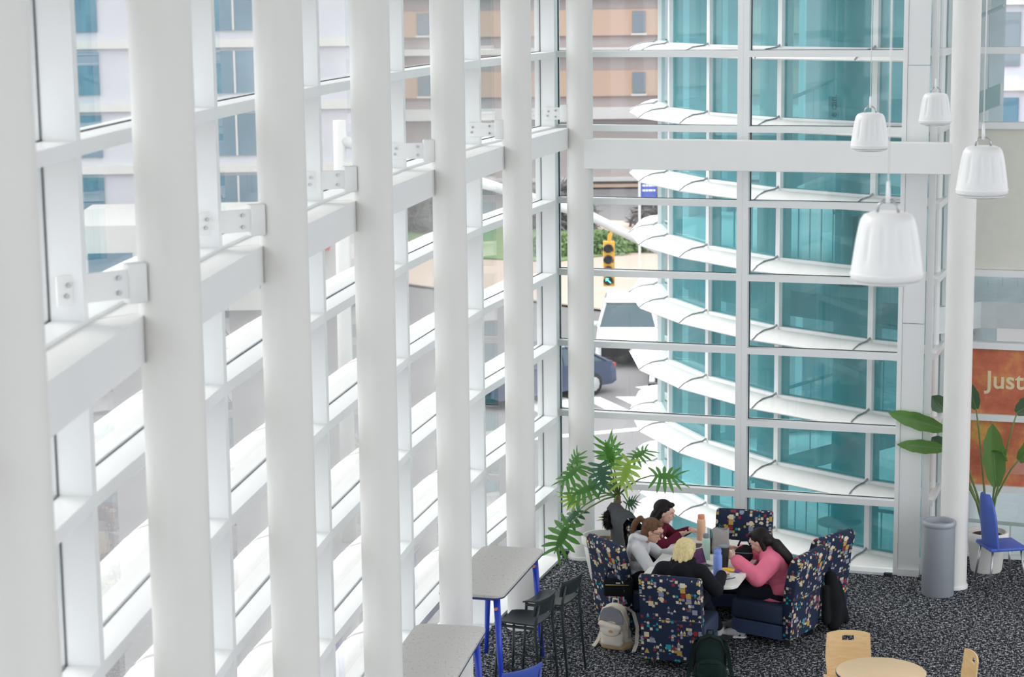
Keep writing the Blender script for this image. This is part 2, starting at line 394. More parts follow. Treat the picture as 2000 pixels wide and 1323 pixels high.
for x0, x1 in zip(xb, xb[1:]):
    x0 += .04; x1 -= .04
    for i, z in enumerate(LEV):
        if i == 5: continue
        bm = nb(); box(bm, x0, x1, YR-.08, YR+.06, z-MH, z); obj('horizontal_mullion', bm, wr, 'frame')
    for i in (0, 3, 6, 7, 8):
        bm = nb(); box(bm, x0, x1, YR-.008, YR+.008, LEV[i], LEV[i+1]-MH); obj('pane', bm, wr, 'glass')
    for i in (1, 2):
        bm = nb(); box(bm, x0, x1, YR-.03, YR+.0, LEV[i]+.002, LEV[i+1]-MH-.002); o = obj('mural_panel', bm, wr, 'mural'); o['label'] = 'orange and red printed panel'
    bm = nb(); box(bm, x0, x1, YR-.03, YR+.01, LEV[4]+.002, LEV[6]-MH-.002); obj('blank_panel', bm, wr, 'beige')
me = text_mesh('Justice', .262, 'cream_ink', .002, .004)
o = obj('lettering', me, wr, loc=(4.40, YR-.033, 1.82), rot=(PI/2, 0, 0)); o['label'] = 'cream lettering on the orange panel'
bm = nb(); prism(bm, [(0, 0), (.5, .03), (.62, .62), (.45, .6)], 0, .004); M['pink_print'] = mat('pink_print', (.66, .30, .22), .6, var=.15)
obj('printed_shape', bm, wr, 'pink_print', loc=(4.62, YR-.031, LEV[1]+.12), rot=(PI/2, 0, 0))

# ---- round columns, each with its bracket back to the facade
names = {0: 'white round steel column nearest the camera, just out of view', 1: 'white round steel column cut by the left edge of the picture',
         2: 'second white round column from the left edge, with a bolted bracket', 3: 'third white round column from the left edge', 4: 'fourth white round column from the left edge, beside the nearer high table',
         5: 'fifth white round column from the left edge, between the two high tables', 6: 'sixth white round column from the left, behind the far end of the high table', 7: 'white round column in the glass corner behind the potted philodendron'}
def column(p, label, n=None, k=0):
    c = thing('column', label, 'column', p, group='round steel columns')
    bm = nb(); lathe(bm, [(0, 0), (.1365, 0), (.1365, LEV[-1]), (0, LEV[-1])], 40); obj('shaft', bm, c, 'column', smooth=30)
    bm = nb(); lathe(bm, [(.1366, .001), (.15, .001), (.15, .03), (.1366, .035)], 40); obj('base_ring', bm, c, 'white', smooth=30)
    if n is not None:
        tw_ = (PC[min(k+1, 7)]-PC[k-1]).normalized()*.055; d = IN_[k]+NRM[k]*.08-PC[k]; Lb = d.length; n = d.normalized(); t = V((-n.y, n.x, 0)); mw = Matrix.Translation(-tw_) @ Matrix((n, t, V((0, 0, 1)))).transposed().to_4x4(); z = 4.72
        bm = nb(); box(bm, .19, Lb+.03, -.008, .008, z-.06, z+.065, mw); br = obj('bracket', bm, c, 'white')
        bm = nb(); box(bm, .10, .19, -.05, .02, z-.085, z+.09, mw); bev(bm, .01, 2); obj('bracket_shoe', bm, c, 'white', smooth=40)
        for dd, zz in ((.235, .035), (.235, -.03), (Lb-.02, .025), (Lb-.01, -.02)):
            bm = nb(); tube(bm, [mw @ V((dd, .0, z+zz)), mw @ V((dd, .02, z+zz))], .011, 8); obj('bolt', bm, br, 'steel')
    return c
for k in range(1, 8): column(PC[k], names[k], NRM[k], k)
column(V((4.235, -.36, 0)), 'white round column in front of the glazed recess on the right', None)

# ================================================================ neighbouring glass drum
ND = [V((-.16, 5.55, 0)), V((.04, 4.33, 0)), V((.455, 3.20, 0)), V((1.14, 2.269, 0)), V((2.122, 1.376, 0)), V((3.227, .76, 0)), V((3.86, .52, 0))]
DC = V((5.2, 6.2, 0))
DN = []
for i, p in enumerate(ND):
    d = (ND[min(i+1, len(ND)-1)]-ND[max(i-1, 0)]).normalized(); DN.append(V((d.y, -d.x, 0)))
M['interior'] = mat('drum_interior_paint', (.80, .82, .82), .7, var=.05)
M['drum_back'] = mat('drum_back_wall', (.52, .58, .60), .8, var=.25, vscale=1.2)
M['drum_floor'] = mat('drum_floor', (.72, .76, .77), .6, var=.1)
dr = thing('round_building', 'round teal glass building wing with rings of white sunshades behind the window', 'building', (0, 0, 0))
DL = [.02+.762*i for i in range(-4, 10)]
for i, p in enumerate(ND):
    t = V((-DN[i].y, DN[i].x, 0)); n = DN[i]
    bm = nb(); q = [p-t*.032-n*.12, p+t*.032-n*.12, p+t*.032+n*.05, p-t*.032+n*.05]
    prism(bm, [(v.x, v.y) for v in q], DL[0], DL[-1]); obj('vertical_mullion', bm, dr, 'frame')
for i in range(len(ND)-1):
    a, b = ND[i], ND[i+1]; e = (b-a).normalized(); a2, b2 = a+e*.03, b-e*.03
    for j, z in enumerate(DL):
        bm = nb(); seg_box(bm, a2, b2, DN[i], DN[i+1], -.08, .05, z-.05, z); obj('horizontal_mullion', bm, dr, 'frame')
        if j < len(DL)-1:
            bm = nb(); seg_box(bm, a2, b2, DN[i], DN[i+1], -.007, .007, z, DL[j+1]-.05); obj('pane', bm, dr, 'teal')
        bm = nb(); shade(bm, a+e*.004, b-e*.004, DN[i], DN[i+1], z-.02); s = obj('sunshade', bm, dr, 'shade', smooth=35)
        if i > 0:
            bm = nb(); n = DN[i]; tube(bm, [a+n*.01+V((0, 0, z+.03)), a+n*.10+V((0, 0, z-.012)), a+n*.25+V((0, 0, z-.026)), a+n*.36+V((0, 0, z-.07)), a+n*.415+V((0, 0, z-.112))], [.016, .012, .008, .007, .006], 6); obj('joint', bm, s, 'steel', smooth='all')
# floors, columns, railings inside the drum
outl = [(p.x-DN[i].x*.16, p.y-DN[i].y*.16) for i, p in enumerate(ND)]
far = [(DC.x+6.6*math.cos(t), DC.y+6.6*math.sin(t)) for t in [math.radians(a) for a in (20, 45, 70, 95, 120, 145, 165)]]
inner = outl+[(4.3, 1.2), (8.5, 1.2), (11.4, 3.5)]+far
for z in (-.88, 2.68, 6.45):  # topmost slab is above the view, added to darken the upper panes
    bm = nb(); prism(bm, inner, z-.28, z); obj('floor_slab', bm, dr, 'drum_floor')
pts = [V((11.4, 3.2, 0))]+[V((*q, 0)) for q in far]
for a, b in zip(pts, pts[1:]):
    for s0, s1, h in ((0, .22, 7.6), (.42, .62, 7.6), (.22, .42, -.7), (.62, 1., -.7)):
        p, q = a.lerp(b, s0), a.lerp(b, s1); n = V((-(b-a).y, (b-a).x, 0)).normalized()*.2
        bm = nb(); prism(bm, [(v.x, v.y) for v in (p, q, q+n, p+n)], -4, h); obj('added_rear_pier' if h > 5 else 'added_rear_wall', bm, dr, 'drum_back')  # invented rear with gaps, shaped for bright and dark bands through the glass
for x, y in ((2.75, 2.35), (1.55, 4.0), (3.9, 3.6), (5.4, 2.3)):
    bm = nb(); lathe(bm, [(0, -3), (.2, -3), (.2, 6.1), (0, 6.1)], 20, (x, y, 0)); obj('inner_column', bm, dr, 'interior', smooth=30)
for z in (-.88, 2.68):
    pl = [V((1.0, 4.2, z)), V((1.7, 3.3, z)), V((2.6, 2.75, z)), V((3.6, 2.5, z)), V((4.9, 2.4, z))]
    rl = obj('railing', nb_ := (lambda b: (tube(b, [p+V((0, 0, .85)) for p in pl], .022, 8), b)[1])(nb()), dr, 'white')
    for a, b in zip(pl, pl[1:]):
        n = int((b-a).length/.16)
        for i in range(n):
            p = a.lerp(b, i/n); bm = nb(); box(bm, p.x-.008, p.x+.008, p.y-.008, p.y+.008, z, z+.84); obj('baluster', bm, rl, 'white')
M['sign_white'] = translucent(mat('white_card', (.92, .93, .94), .6), (.92, .93, .94), .5); M['ink_blue'] = mat('dark_blue_ink', (.03, .06, .14), .6)
for z, p, q in ((.1, (1.3, 4.0), (4.1, 2.7)), (3.75, (1.6, 3.9), (4.3, 2.9)), (-2.9, (1.5, 3.6), (4.2, 2.3))):
    a, b = V((*p, z)), V((*q, z+1.15)); d_ = V((0, 0, 1)); s_ = (b-a).cross(d_).normalized()*.03
    bm = nb(); sweep(bm, [[w_+s_, w_+s_-d_*.24, w_-s_-d_*.24, w_-s_] for w_ in (a, b)]); st_ = obj('stair_stringer', bm, dr, 'interior')
    bm = nb(); tube(bm, [a+d_*.85, b+d_*.85], .022, 8); obj('handrail', bm, st_, 'interior')
    for i in range(9):
        w_ = a.lerp(b, (i+.5)/9); bm = nb(); tube(bm, [w_, w_+d_*.85], .009, 6); obj('baluster', bm, st_, 'interior')
# tables inside the drum
for x, y, z, r in ((2.70, 2.1, -.88, .25), (2.82, 2.1, 2.68, .24)):
    t = thing('cafe_table', 'round table behind the teal glass, '+('lower storey' if z < 0 else 'upper storey'), 'table', (x, y, z), group='tables in the round wing')
    bm = nb(); lathe(bm, [(0, .80), (r, .80), (r, .83), (0, .83)], 28); obj('table_top', bm, t, 'drum_floor', smooth=30)
    bm = nb(); lathe(bm, [(0, 0), (.18, 0), (.18, .02), (.03, .04), (.03, .80), (0, .80)], 16); obj('pedestal', bm, t, 'dark_metal', smooth=30)
# hanging card with vertical lettering
sg = thing('hanging_sign', 'white card with vertical blue lettering behind the teal glass', 'sign', (2.66, 1.5, 4.58))
bm = nb(); box(bm, -.06, .06, -.004, .004, 0, .235); obj('card', bm, sg, 'sign_white')
o = obj('lettering', text_mesh('e can.', .105, 'ink_blue', .001, .002), sg, loc=(.03, -.006, .01), rot=(PI/2, -PI/2, 0))
bm = nb(); tube(bm, [(0, 0, .25), (0, 0, 1.3)], .004, 6); obj('wire', bm, sg, 'steel')

# ================================================================ street outside
ZS = -5.4
M['asphalt'] = mat('pale_asphalt', (.22, .213, .218), .9, var=.10, vscale=.6)
M['paving'] = mat('tan_paving', (.62, .50, .42), .9, var=.08, vscale=.5)
M['stripe'] = mat('road_paint', (.85, .85, .85), .8)
M['brick'] = mat('pink_brick', (.47, .41, .40), .9, var=.05); M['peach'] = mat('peach_brick', (.60, .43, .33), .9, var=.06)
M['concrete'] = mat('pale_concrete', (.70, .69, .66), .9, var=.05); M['tower'] = mat('pale_grey_cladding', (.62, .62, .67), .8, var=.05, vscale=.3)
M['bwin'] = mat('blue_window', (.09, .20, .28), .15, var=.3, vscale=.6); M['dwin'] = mat('grey_window', (.22, .27, .31), .2)
bm = nb(); box(bm, -140, 140, -60, 200, ZS-.5, ZS); st = obj('street', bm, None, 'asphalt'); st['kind'] = 'structure'
def near_dir(): pass
# street direction runs roughly away from the camera, leaning left
SD = V((-.86, .51, 0)).normalized(); SN = V((-SD.y, SD.x, 0))
def quad_on(name, pts, z, m, parent):
    bm = nb(); prism(bm, pts, z-.05, z); return obj(name, bm, parent, m)
quad_on('sidewalk', [(-36.5, 60.8), (-12.8, 49.3), (3, 60), (3, 75), (-40, 80)], ZS+.13, 'paving', st)
quad_on('lawn', [(-60, 66), (-19, 61.5), (-14.5, 69), (-24, 76), (-60, 80)], ZS+.2, mat('lawn_green', (.22, .32, .14), .95, var=.3, vscale=1.5), st)
for i in range(6):
    c = V((-10.6, 32.6, 0))+V((.95, .31, 0))*(i*1.0); d = V((-.62, .78, 0))*1.4; w_ = V((.95, .31, 0))*.28
    q = [c-d-w_, c-d+w_, c+d+w_, c+d-w_]; quad_on('crosswalk_stripe', [(v.x, v.y) for v in q], ZS+.012, 'stripe', st)
for a, b in (((-8.6, 36.0), (-6.2, 38.6)), ((-9.5, 28.6), (-7.0, 30.6)), ((-12.5, 29.6), (-10.4, 27.6))):
    a = V((*a, 0)); b = V((*b, 0)); t = (b-a).normalized(); w_ = V((-t.y, t.x, 0))*.16
    q = [a-w_, b-w_, b+w_, a+w_]; quad_on('lane_line', [(v.x, v.y) for v in q], ZS+.012, 'stripe', st)

def facing(c, right):   # frame whose local x is 'right', y away from the viewer
    r = V((*right, 0)).normalized(); m = Matrix((r, V((-r.y, r.x, 0)), V((0, 0, 1)))).transposed().to_4x4(); m.translation = V(c); return m
# brick building far behind the corner glass
bb = thing('brick_building', 'pink and peach banded brick building seen through the corner window', 'building'); bb.matrix_world = facing((-34, 92.5, ZS), (.95, .32))
def band(name, z0, z1, m, y=0., x0=-8, x1=22): 
    bm = nb(); box(bm, x0, x1, y, 12, z0-ZS, z1-ZS); return obj(name, bm, bb, m)
band('wall', ZS, 14, 'brick', .3)
zz = lambda y: 5.936-(y+14)*.0297
for y0 in (-102, 17, 135):
    z1, z0 = zz(y0), zz(y0+50); band('peach_band', z0, z1, 'peach', .0)
    for x in (-6.2, -2.6, 2.9, 6.2+.35, 9.9, 13.6):
        wd = obj('window', (lambda b: (box(b, x, x+.75, -.08, .2, z0-ZS+.15, z1-ZS-.1), b)[1])(nb()), bb, 'dwin')
        bm = nb(); box(bm, x-.08, x+.83, -.1, .1, z0-ZS, z0-ZS+.12); obj('sill', bm, wd, 'concrete')
for y0, h in ((90, 12), (207, 22), (-28, 20)):
    band('cornice', zz(y0+h), zz(y0), 'concrete', -.35)
for y0, y1, m in ((345, 352, 'concrete'), (358, 364, 'peach'), (372, 380, 'peach')): band('plinth_band', zz(y1), zz(y0), m, -.2)

# pale tower seen through the left facade
tw = thing('office_tower', 'pale grey tower with strips of blue windows outside the left facade', 'building'); tw.matrix_world = facing((-46, 52, ZS), (.93, .36))
bm = nb(); box(bm, -30, 22, 0, 20, 0, 30); obj('wall', bm, tw, 'tower')
for i in range(9):
    z = 2.2+i*2.6
    bm = nb(); box(bm, -30.1, 22.1, -.25, 0, z+1.9, z+2.25); obj('floor_band', bm, tw, 'concrete')
    for x in (-27.2, -20.3, -13.2, -6.2, 0.6, 7.4, 14.2):
        f = obj('window', (lambda b: (box(b, x, x+2.4, -.12, .3, z, z+1.75), b)[1])(nb()), tw, 'bwin')
        bm = nb(); box(bm, x+1.16, x+1.24, -.17, -.1, z, z+1.75); obj('window_bar', bm, f, 'concrete')
pb = thing('parking_building', 'low pale building with red entrance canopy behind the left facade', 'building'); pb.matrix_world = facing((-26, 47, ZS), (.93, .36))
bm = nb(); box(bm, -7, 3.5, 0, 8, 0, 3.2); obj('wall', bm, pb, 'concrete')
bm = nb(); box(bm, -2, 2.8, -1.2, 0, 2.3, 2.7); obj('canopy', bm, pb, mat('red_canopy', (.55, .08, .08), .6))
for x in (-6, -3.6, .2): 
    bm = nb(); box(bm, x, x+1.6, -.08, .1, .8, 2.2); obj('window', bm, pb, 'bwin')

ob = thing('office_block', 'grey glass office block seen through the upper panes on the right', 'building'); ob.matrix_world = facing((-8, 66, ZS), (.99, .10))
bm = nb(); box(bm, 0, 26, 0, 12, 0, 19); obj('wall', bm, ob, 'tower')
for i in range(5):
    z = 1.2+i*3.5
    for x in [.6+2.5*q for q in range(10)]:
        f = obj('window', (lambda b: (box(b, x, x+2.0, -.1, .3, z, z+2.2), b)[1])(nb()), ob, 'dwin' if (i+int(x)) % 3 else 'bwin')
        bm = nb(); box(bm, x+.96, x+1.04, -.15, -.08, z, z+2.2); obj('window_bar', bm, f, 'concrete')
    bm = nb(); box(bm, -.1, 26.1, -.3, 0, z+2.5, z+2.9); obj('floor_band', bm, ob, 'concrete')

# traffic signal on its arm
M['signal'] = mat('signal_yellow', (.85, .42, .04), .5, var=.05); M['pole'] = mat('galvanised_pole', (.72, .72, .70), .5)
M['lamp_off'] = mat('dark_signal_lens', (.05, .05, .045), .3)
M['arrow'] = mat('green_arrow', (.1, .8, .7), .4); M['arrow'].node_tree.nodes['Principled BSDF'].inputs['Emission Color'].default_value = (.15, 1, .85, 1); M['arrow'].node_tree.nodes['Principled BSDF'].inputs['Emission Strength'].default_value = 1.2
ts = thing('traffic_signal', 'yellow traffic signal with green left arrow hanging outside the corner window', 'traffic signal'); ts.matrix_world = facing((-4.9, 19.6, -.16), (.948, .317))
bm = nb(); box(bm, -.115, .115, -.02, .14, .15, 1.075); bev(bm, .012, 2); hs = obj('housing', bm, ts, 'signal', smooth=40)
for i, z in enumerate((.93, .70, .475, .262)):
    bm = nb(); lathe(bm, [(0, 0), (.085, 0), (.085, .02), (0, .03)], 20); o = obj('lens', bm, ts, 'lamp_off', loc=(-.02, -.03, z), rot=(PI/2, 0, 0))
    secs = []
    for d in (0., .16):
        s_ = []
        for R_ in (.105, .096):
            r_ = [V((R_*math.cos(t), -d, R_*math.sin(t))) for t in [math.radians(a) for a in range(-30, 211, 20)]]
            s_ += r_ if R_ > .1 else r_[::-1]
        secs.append(s_)
    bm = nb(); sweep(bm, secs); obj('visor', bm, o, 'lamp_off', loc=(0, 0, 0), rot=(-PI/2, 0, 0), smooth=40)
    if i == 3:
        bm = nb(); prism(bm, [(.05, -.05), (.06, -.03), (-.01, .035), (.02, .055), (-.06, .07), (-.055, -.01), (-.03, .018)], .031, .036); obj('arrow', bm, o, 'arrow')
bm = nb(); prism(bm, [(-.03, 0), (.04, 0), (.07, .16), (.05, .22), (-.02, .14)], -.03, .03); obj('hanger', bm, ts, 'signal', loc=(0, .06, 1.065), rot=(PI/2, 0, 0))
ar = thing('signal_arm', 'pale steel mast arm carrying the traffic signal', 'mast arm'); ar.matrix_world = facing((-4.9, 19.65, -.16), (.948, .317))
bm = nb(); tube(bm, [(-5.5, .15, 3.2), (-.42, .15, 1.60), (.95, .15, .90), (1.9, .15, .42)], [.12, .10, .09, .085], 12); obj('arm', bm, ar, 'pole', smooth='all')
bm = nb(); tube(bm, [(-5.5, .15, ZS), (-5.5, .15, 3.6)], [.17, .13], 14); obj('post', bm, ar, 'pole', smooth='all')
# blue street sign
bs = thing('blue_sign', 'blue sign board with two lines of white lettering by the brick building', 'sign'); bs.matrix_world = facing((-12.68, 52, ZS-.4), (.948, .317))
M['sign_blue'] = mat('sign_blue', (.06, .10, .42), .5)
bm = nb(); box(bm, -.05, .55, -.02, .02, 4.3, 4.98); obj('board', bm, bs, 'sign_blue')
for z in (4.74, 4.56):
    for x, w_ in ((.03, .11), (.16, .08), (.26, .15), (.43, .08)):
        bm = nb(); box(bm, x, x+w_, -.026, -.02, z, z+.07); obj('lettering', bm, bs, 'stripe')
bm = nb(); tube(bm, [(-.07, 0, 0), (-.07, 0, 5.1)], .05, 10); obj('post', bm, bs, 'pole')

# hedges and bare shrubs
def leaf_mass(name, label, cat, c, r, n, m, size, group=None, twig=False):
    t = thing(name, label, cat, c, group=group); bm = nb()
    for i in range(n):
        u = V((random.gauss(0, 1), random.gauss(0, 1), abs(random.gauss(0, 1)))).normalized()*random.uniform(.45, 1)
        p = V((u.x*r[0], u.y*r[1], u.z*r[2]+.1)); a = V((random.gauss(0, 1), random.gauss(0, 1), random.gauss(0, 1))).normalized()*size; b = a.orthogonal().normalized()*size*(.12 if twig else .6)
        vs = [bm.verts.new(p+x) for x in (-a, b, a, -b)]; bm.faces.new(vs)
    o = obj('twigs' if twig else 'foliage', bm, t, m); o['kind'] = 'stuff'
    bm = nb()
    for i in range(5):
        a = random.uniform(0, 6.28); tube(bm, [(0, 0, -.1), (r[0]*.3*math.cos(a), r[1]*.3*math.sin(a), r[2]*.45), (r[0]*.6*math.cos(a), r[1]*.6*math.sin(a), r[2]*.85)], [.05, .03, .015], 5)
    obj('branches', bm, t, 'soil'); return t
M['hedge'] = mat('hedge_green', (.17, .27, .10), .9, var=.35, vscale=3); M['twig'] = mat('grey_twig', (.22, .20, .20), .9, var=.3, vscale=3)
for i, (x, y) in enumerate(((-19.6, 63.5), (-17.8, 64.8), (-16.2, 66.2))):
    leaf_mass('hedge', ('clipped green hedge left of the traffic signal', 'clipped green hedge behind the traffic signal', 'clipped green hedge right of the traffic signal')[i], 'hedge', (x, y, ZS+.1), (1.3, .9, 1.0), 900, 'hedge', .12, 'hedges by the pavement')
for i, (x, y) in enumerate(((-27.5, 71), (-22.4, 73.5), (-17.4, 75.5))):
    leaf_mass('bare_shrub', ('bare grey shrub behind the corner column', 'bare grey shrub above the traffic signal', 'bare grey shrub near the blue sign')[i], 'shrub', (x, y, ZS+.1), (2.0, 1.2, 2.3), 1500, 'twig', .45, 'bare shrubs across the street', True)

# cars
M['tyre'] = mat('tyre', (.02, .02, .022), .8); M['car_glass'] = mat('car_glass', (.06, .10, .12), .08); M['rim'] = mat('alloy_rim', (.62, .63, .65), .3, .7)
def car(name, label, c, head, paint, L=4.5, W=1.8, H=1.45, suv=False):
    t = thing(name, label, 'car', c, head, 'cars on the street'); b = 'suv' if suv else ''
    if suv: body = [(-.5, .32), (-.5, .78), (-.49, 1.02), (-.44, 1.10), (.20, 1.08), (.42, 1.0), (.49, .86), (.5, .40), (.46, .30)]; cab = [(-.46, 1.08), (-.42, 1.55), (-.34, H+.28), (.02, H+.28), (.10, H+.2), (.24, 1.07)]
    else: body = [(-.5, .34), (-.5, .70), (-.47, .92), (-.32, .98), (.16, .95), (.40, .84), (.49, .70), (.5, .36), (.46, .26), (-.46, .26)]; cab = [(-.42, .95), (-.26, 1.34), (-.12, H), (.02, H-.02), (.10, H-.10), (.25, .93)]
    def shell(prof, w0, tuck):
        bm = nb(); secs = []
        zmx = max(z for _, z in prof); zmn = min(z for _, z in prof)
        for s, k in ((-1, .93), (-.94, 1), (.94, 1), (1, .93)):
            secs.append([V((x*L*(1 if abs(s) < .97 else .985), s*w0/2*(1-tuck*(z-zmn)/(zmx-zmn)), z)) for x, z in prof])
        sweep(bm, secs); return bm
    obj('body', shell(body, W, .06), t, paint, smooth=30)
    cb = obj('cabin', shell(cab, W*.92, .24), t, 'car_glass', smooth=30)
    rp = [q for q in cab if q[1] > cab[1][1]-.01]
    bm = nb(); x0 = rp[0][0]*L+.1; x1 = rp[-1][0]*L; zt = max(z for _, z in rp); box(bm, x0, x1, -W*.36, W*.36, zt-.06, zt+.025); bev(bm, .02, 2); obj('roof', bm, t, paint, smooth=40)
    for sx, sy in ((cab[0][0]*L, 1), (cab[0][0]*L, -1)):
        pass
    for s in (-1, 1):
        for (xa, za), (xb_, zb) in ((cab[0], cab[1]), (cab[1], cab[2]), (cab[-2], cab[-1])):
            f = lambda z: s*(W*.92/2)*(1-.24*(z-cab[0][1])/(zt-cab[0][1]))+s*.008
            bm = nb(); tube(bm, [(xa*L, f(za), za), (xb_*L, f(zb), zb)], .045, 6); obj('pillar', bm, cb, paint)
        bm = nb(); xm = -.08*L; zb0 = cab[0][1]; tube(bm, [(xm, s*W*.46, zb0), (xm, s*W*.46*(1-.24)+s*.01, zt-.02)], .04, 6); obj('pillar', bm, cb, paint)
        bm = nb(); box(bm, .16*L, .19*L, s*W*.5-.1, s*W*.5+.1, .95+(.12 if suv else 0), 1.08+(.12 if suv else 0)); bev(bm, .03, 2); obj('mirror', bm, t, paint, smooth=40)
        bm = nb(); box(bm, .46*L, .497*L, s*W*.36-.17, s*W*.36+.17, .62, .76); obj('headlamp', bm, t, 'rim')
        bm = nb(); box(bm, -.503*L, -.47*L, s*W*.36-.17, s*W*.36+.17, .68, .84); obj('tail_lamp', bm, t, mat('tail_red', (.5, .03, .03), .3))
        for x in (-.30*L, .31*L):
            R_ = .36 if suv else .33
            bm = nb(); lathe(bm, [(0, -.1), (R_-.05, -.1), (R_, -.07), (R_, .07), (R_-.05, .1), (0, .1)], 24); o = obj('wheel', bm, t, 'tyre', smooth=40, loc=(x, s*(W/2-.08), R_), rot=(PI/2, 0, 0))
            bm = nb(); lathe(bm, [(0, -.112), (.21, -.105), (.22, -.09), (.22, .09), (.21, .105), (0, .112)], 10); obj('rim', bm, o, 'rim')
    bm = nb(); box(bm, .488*L, .505*L, -W*.40, W*.40, .34, .62); obj('grille', bm, t, 'tyre')
    return t
M['car_blue'] = mat('car_paint_slate_blue', (.05, .07, .13), .25, .3, coat=.6); M['car_white'] = mat('car_paint_white', (.82, .82, .82), .3, coat=.5)
car('blue_sedan', 'slate blue sedan on the street behind the corner column', (-11.05, 34.0, ZS), math.radians(236), 'car_blue')
car('white_suv', 'white sport utility car facing the building beyond the blue sedan', (-10.35, 41.4, ZS), math.radians(-76), 'car_white', 4.8, 1.95, 1.5, True)
car('white_van', 'white car partly hidden behind the white sunshades', (-7.75, 37.6, ZS), math.radians(-76), 'car_white', 4.4, 1.8, 1.45)

# ================================================================ furniture
def lounge_chair(label, loc, rz):
    t = thing('lounge_chair', label, 'chair', (*loc, 0), rz, 'patterned lounge chairs around the table')
    # back: side profile swept across the width, rounded ends
    prof = [(-.285, .075), (-.30, .25), (-.315, .45), (-.345, .64), (-.385, .80), (-.382, .845), (-.355, .872), (-.315, .868), (-.285, .835), (-.25, .74), (-.215, .58), (-.20, .40), (-.20, .075)]
    cx = sum(p[0] for p in prof)/len(prof); cz = sum(p[1] for p in prof)/len(prof)
    secs = []
    for x, k in ((-.280, .80), (-.272, .93), (-.25, 1), (.25, 1), (.272, .93), (.280, .80)):
        secs.append([V((x, cx+(y-cx)*(k if k == 1 else 1-(1-k)*.9), cz+(z-cz)*(1-(1-k)*.18))) for y, z in prof])
    bm = nb(); sweep(bm, secs); bk = obj('backrest', bm, t, 'pattern', smooth=50, uv=True)
    bm = nb(); tube(bm, [(-.274, -.318, .46), (.274, -.318, .46)], .005, 6); obj('seam', bm, bk, 'navy')
    bm = nb(); box(bm, -.275, .275, -.21, .34, .20, .385); bev(bm, .035, 3); obj('seat', bm, t, 'navy', smooth=50)
    bm = nb(); box(bm, -.265, .265, -.20, .33, .06, .195); bev(bm, .008, 1); obj('plinth', bm, t, 'plinth')
    for x in (-.23, .23):
        for y in (-.24, .28):
            bm = nb(); tube(bm, [(x-.016, y, .036), (x+.016, y, .036)], .036, 14); obj('caster', bm, t, 'black')
    return t
M['plinth'] = mat('slate_blue_vinyl', (.05, .075, .16), .5, var=.08)
CH = {'A': ((1.48, -2.42), math.radians(-42)), 'F': ((1.50, -1.66), math.radians(-60)), 'B': ((2.145, -3.36), math.radians(-2)),
      'C': ((2.30, -1.55), math.radians(183)), 'D': ((2.845, -2.45), math.radians(73)), 'E': ((2.98, -1.72), math.radians(62))}
lounge_chair('patterned lounge chair under the person in the grey hoodie', *CH['A'])
lounge_chair('patterned lounge chair mostly covered by a grey jacket', *CH['F'])
lounge_chair('patterned lounge chair seen from behind, under the person in black', *CH['B'])
lounge_chair('empty patterned lounge chair at the far end, facing the camera', *CH['C'])
lounge_chair('patterned lounge chair under the person in pink', *CH['D'])
lounge_chair('empty patterned lounge chair at right, behind the one in use', *CH['E'])

t = thing('group_table', 'off-white table with rounded corners between the lounge chairs', 'table', (2.19, -2.53, 0))
bm = nb(); prism(bm, rrect(.90, 1.58, .10, 6), .672, .70); bev(bm, .004, 1); obj('table_top', bm, t, 'tabletop', smooth=40)
bm = nb(); lathe(bm, [(0, .0), (.30, .0), (.30, .02), (.05, .05), (.05, .66), (.12, .672), (0, .672)], 28); obj('pedestal', bm, t, 'black', smooth=35)

def high_table(label, loc, rz):
    t = thing('high_table', label, 'table', (*loc, 0), rz, 'high tables along the left facade')
    W_, L_ = .57, 1.52
    bm = nb(); prism(bm, rrect(W_, L_, .09, 6), .978, 1.0); obj('table_top', bm, t, 'speckle')
    bm = nb(); prism(bm, rrect(W_+.004, L_+.004, .092, 6), .966, .9775); obj('edge_band', bm, t, 'edge')
    for sx in (-1, 1):
        for sy in (-1, 1):
            a = V((sx*(W_/2-.075), sy*(L_/2-.10), .966)); b = V((sx*(W_/2-.02), sy*(L_/2-.05), 0))
            bm = nb(); tube(bm, [a, b], [.030, .019], 14); lg = obj('leg', bm, t, 'blue', smooth='all')
            c = a.lerp(b, .10); bm = nb(); tube(bm, [c+V((0, -.05, 0)), c+V((0, .06, 0))], .014, 10); obj('peg', bm, lg, 'copper', smooth=40)
    bm = nb(); box(bm, -.18, .18, -L_/2+.12, -L_/2+.16, .92, .965); box(bm, -.18, .18, L_/2-.16, L_/2-.12, .92, .965); obj('apron', bm, t, 'blue')
M['edge'] = mat('dark_blue_edge', (.03, .05, .10), .5)
high_table('speckled grey high table with blue legs beside the dark bar stools', (.712, -4.36), .065)
high_table('nearer speckled grey high table, cut by the bottom edge of the picture', (1.02, -6.70), .148)

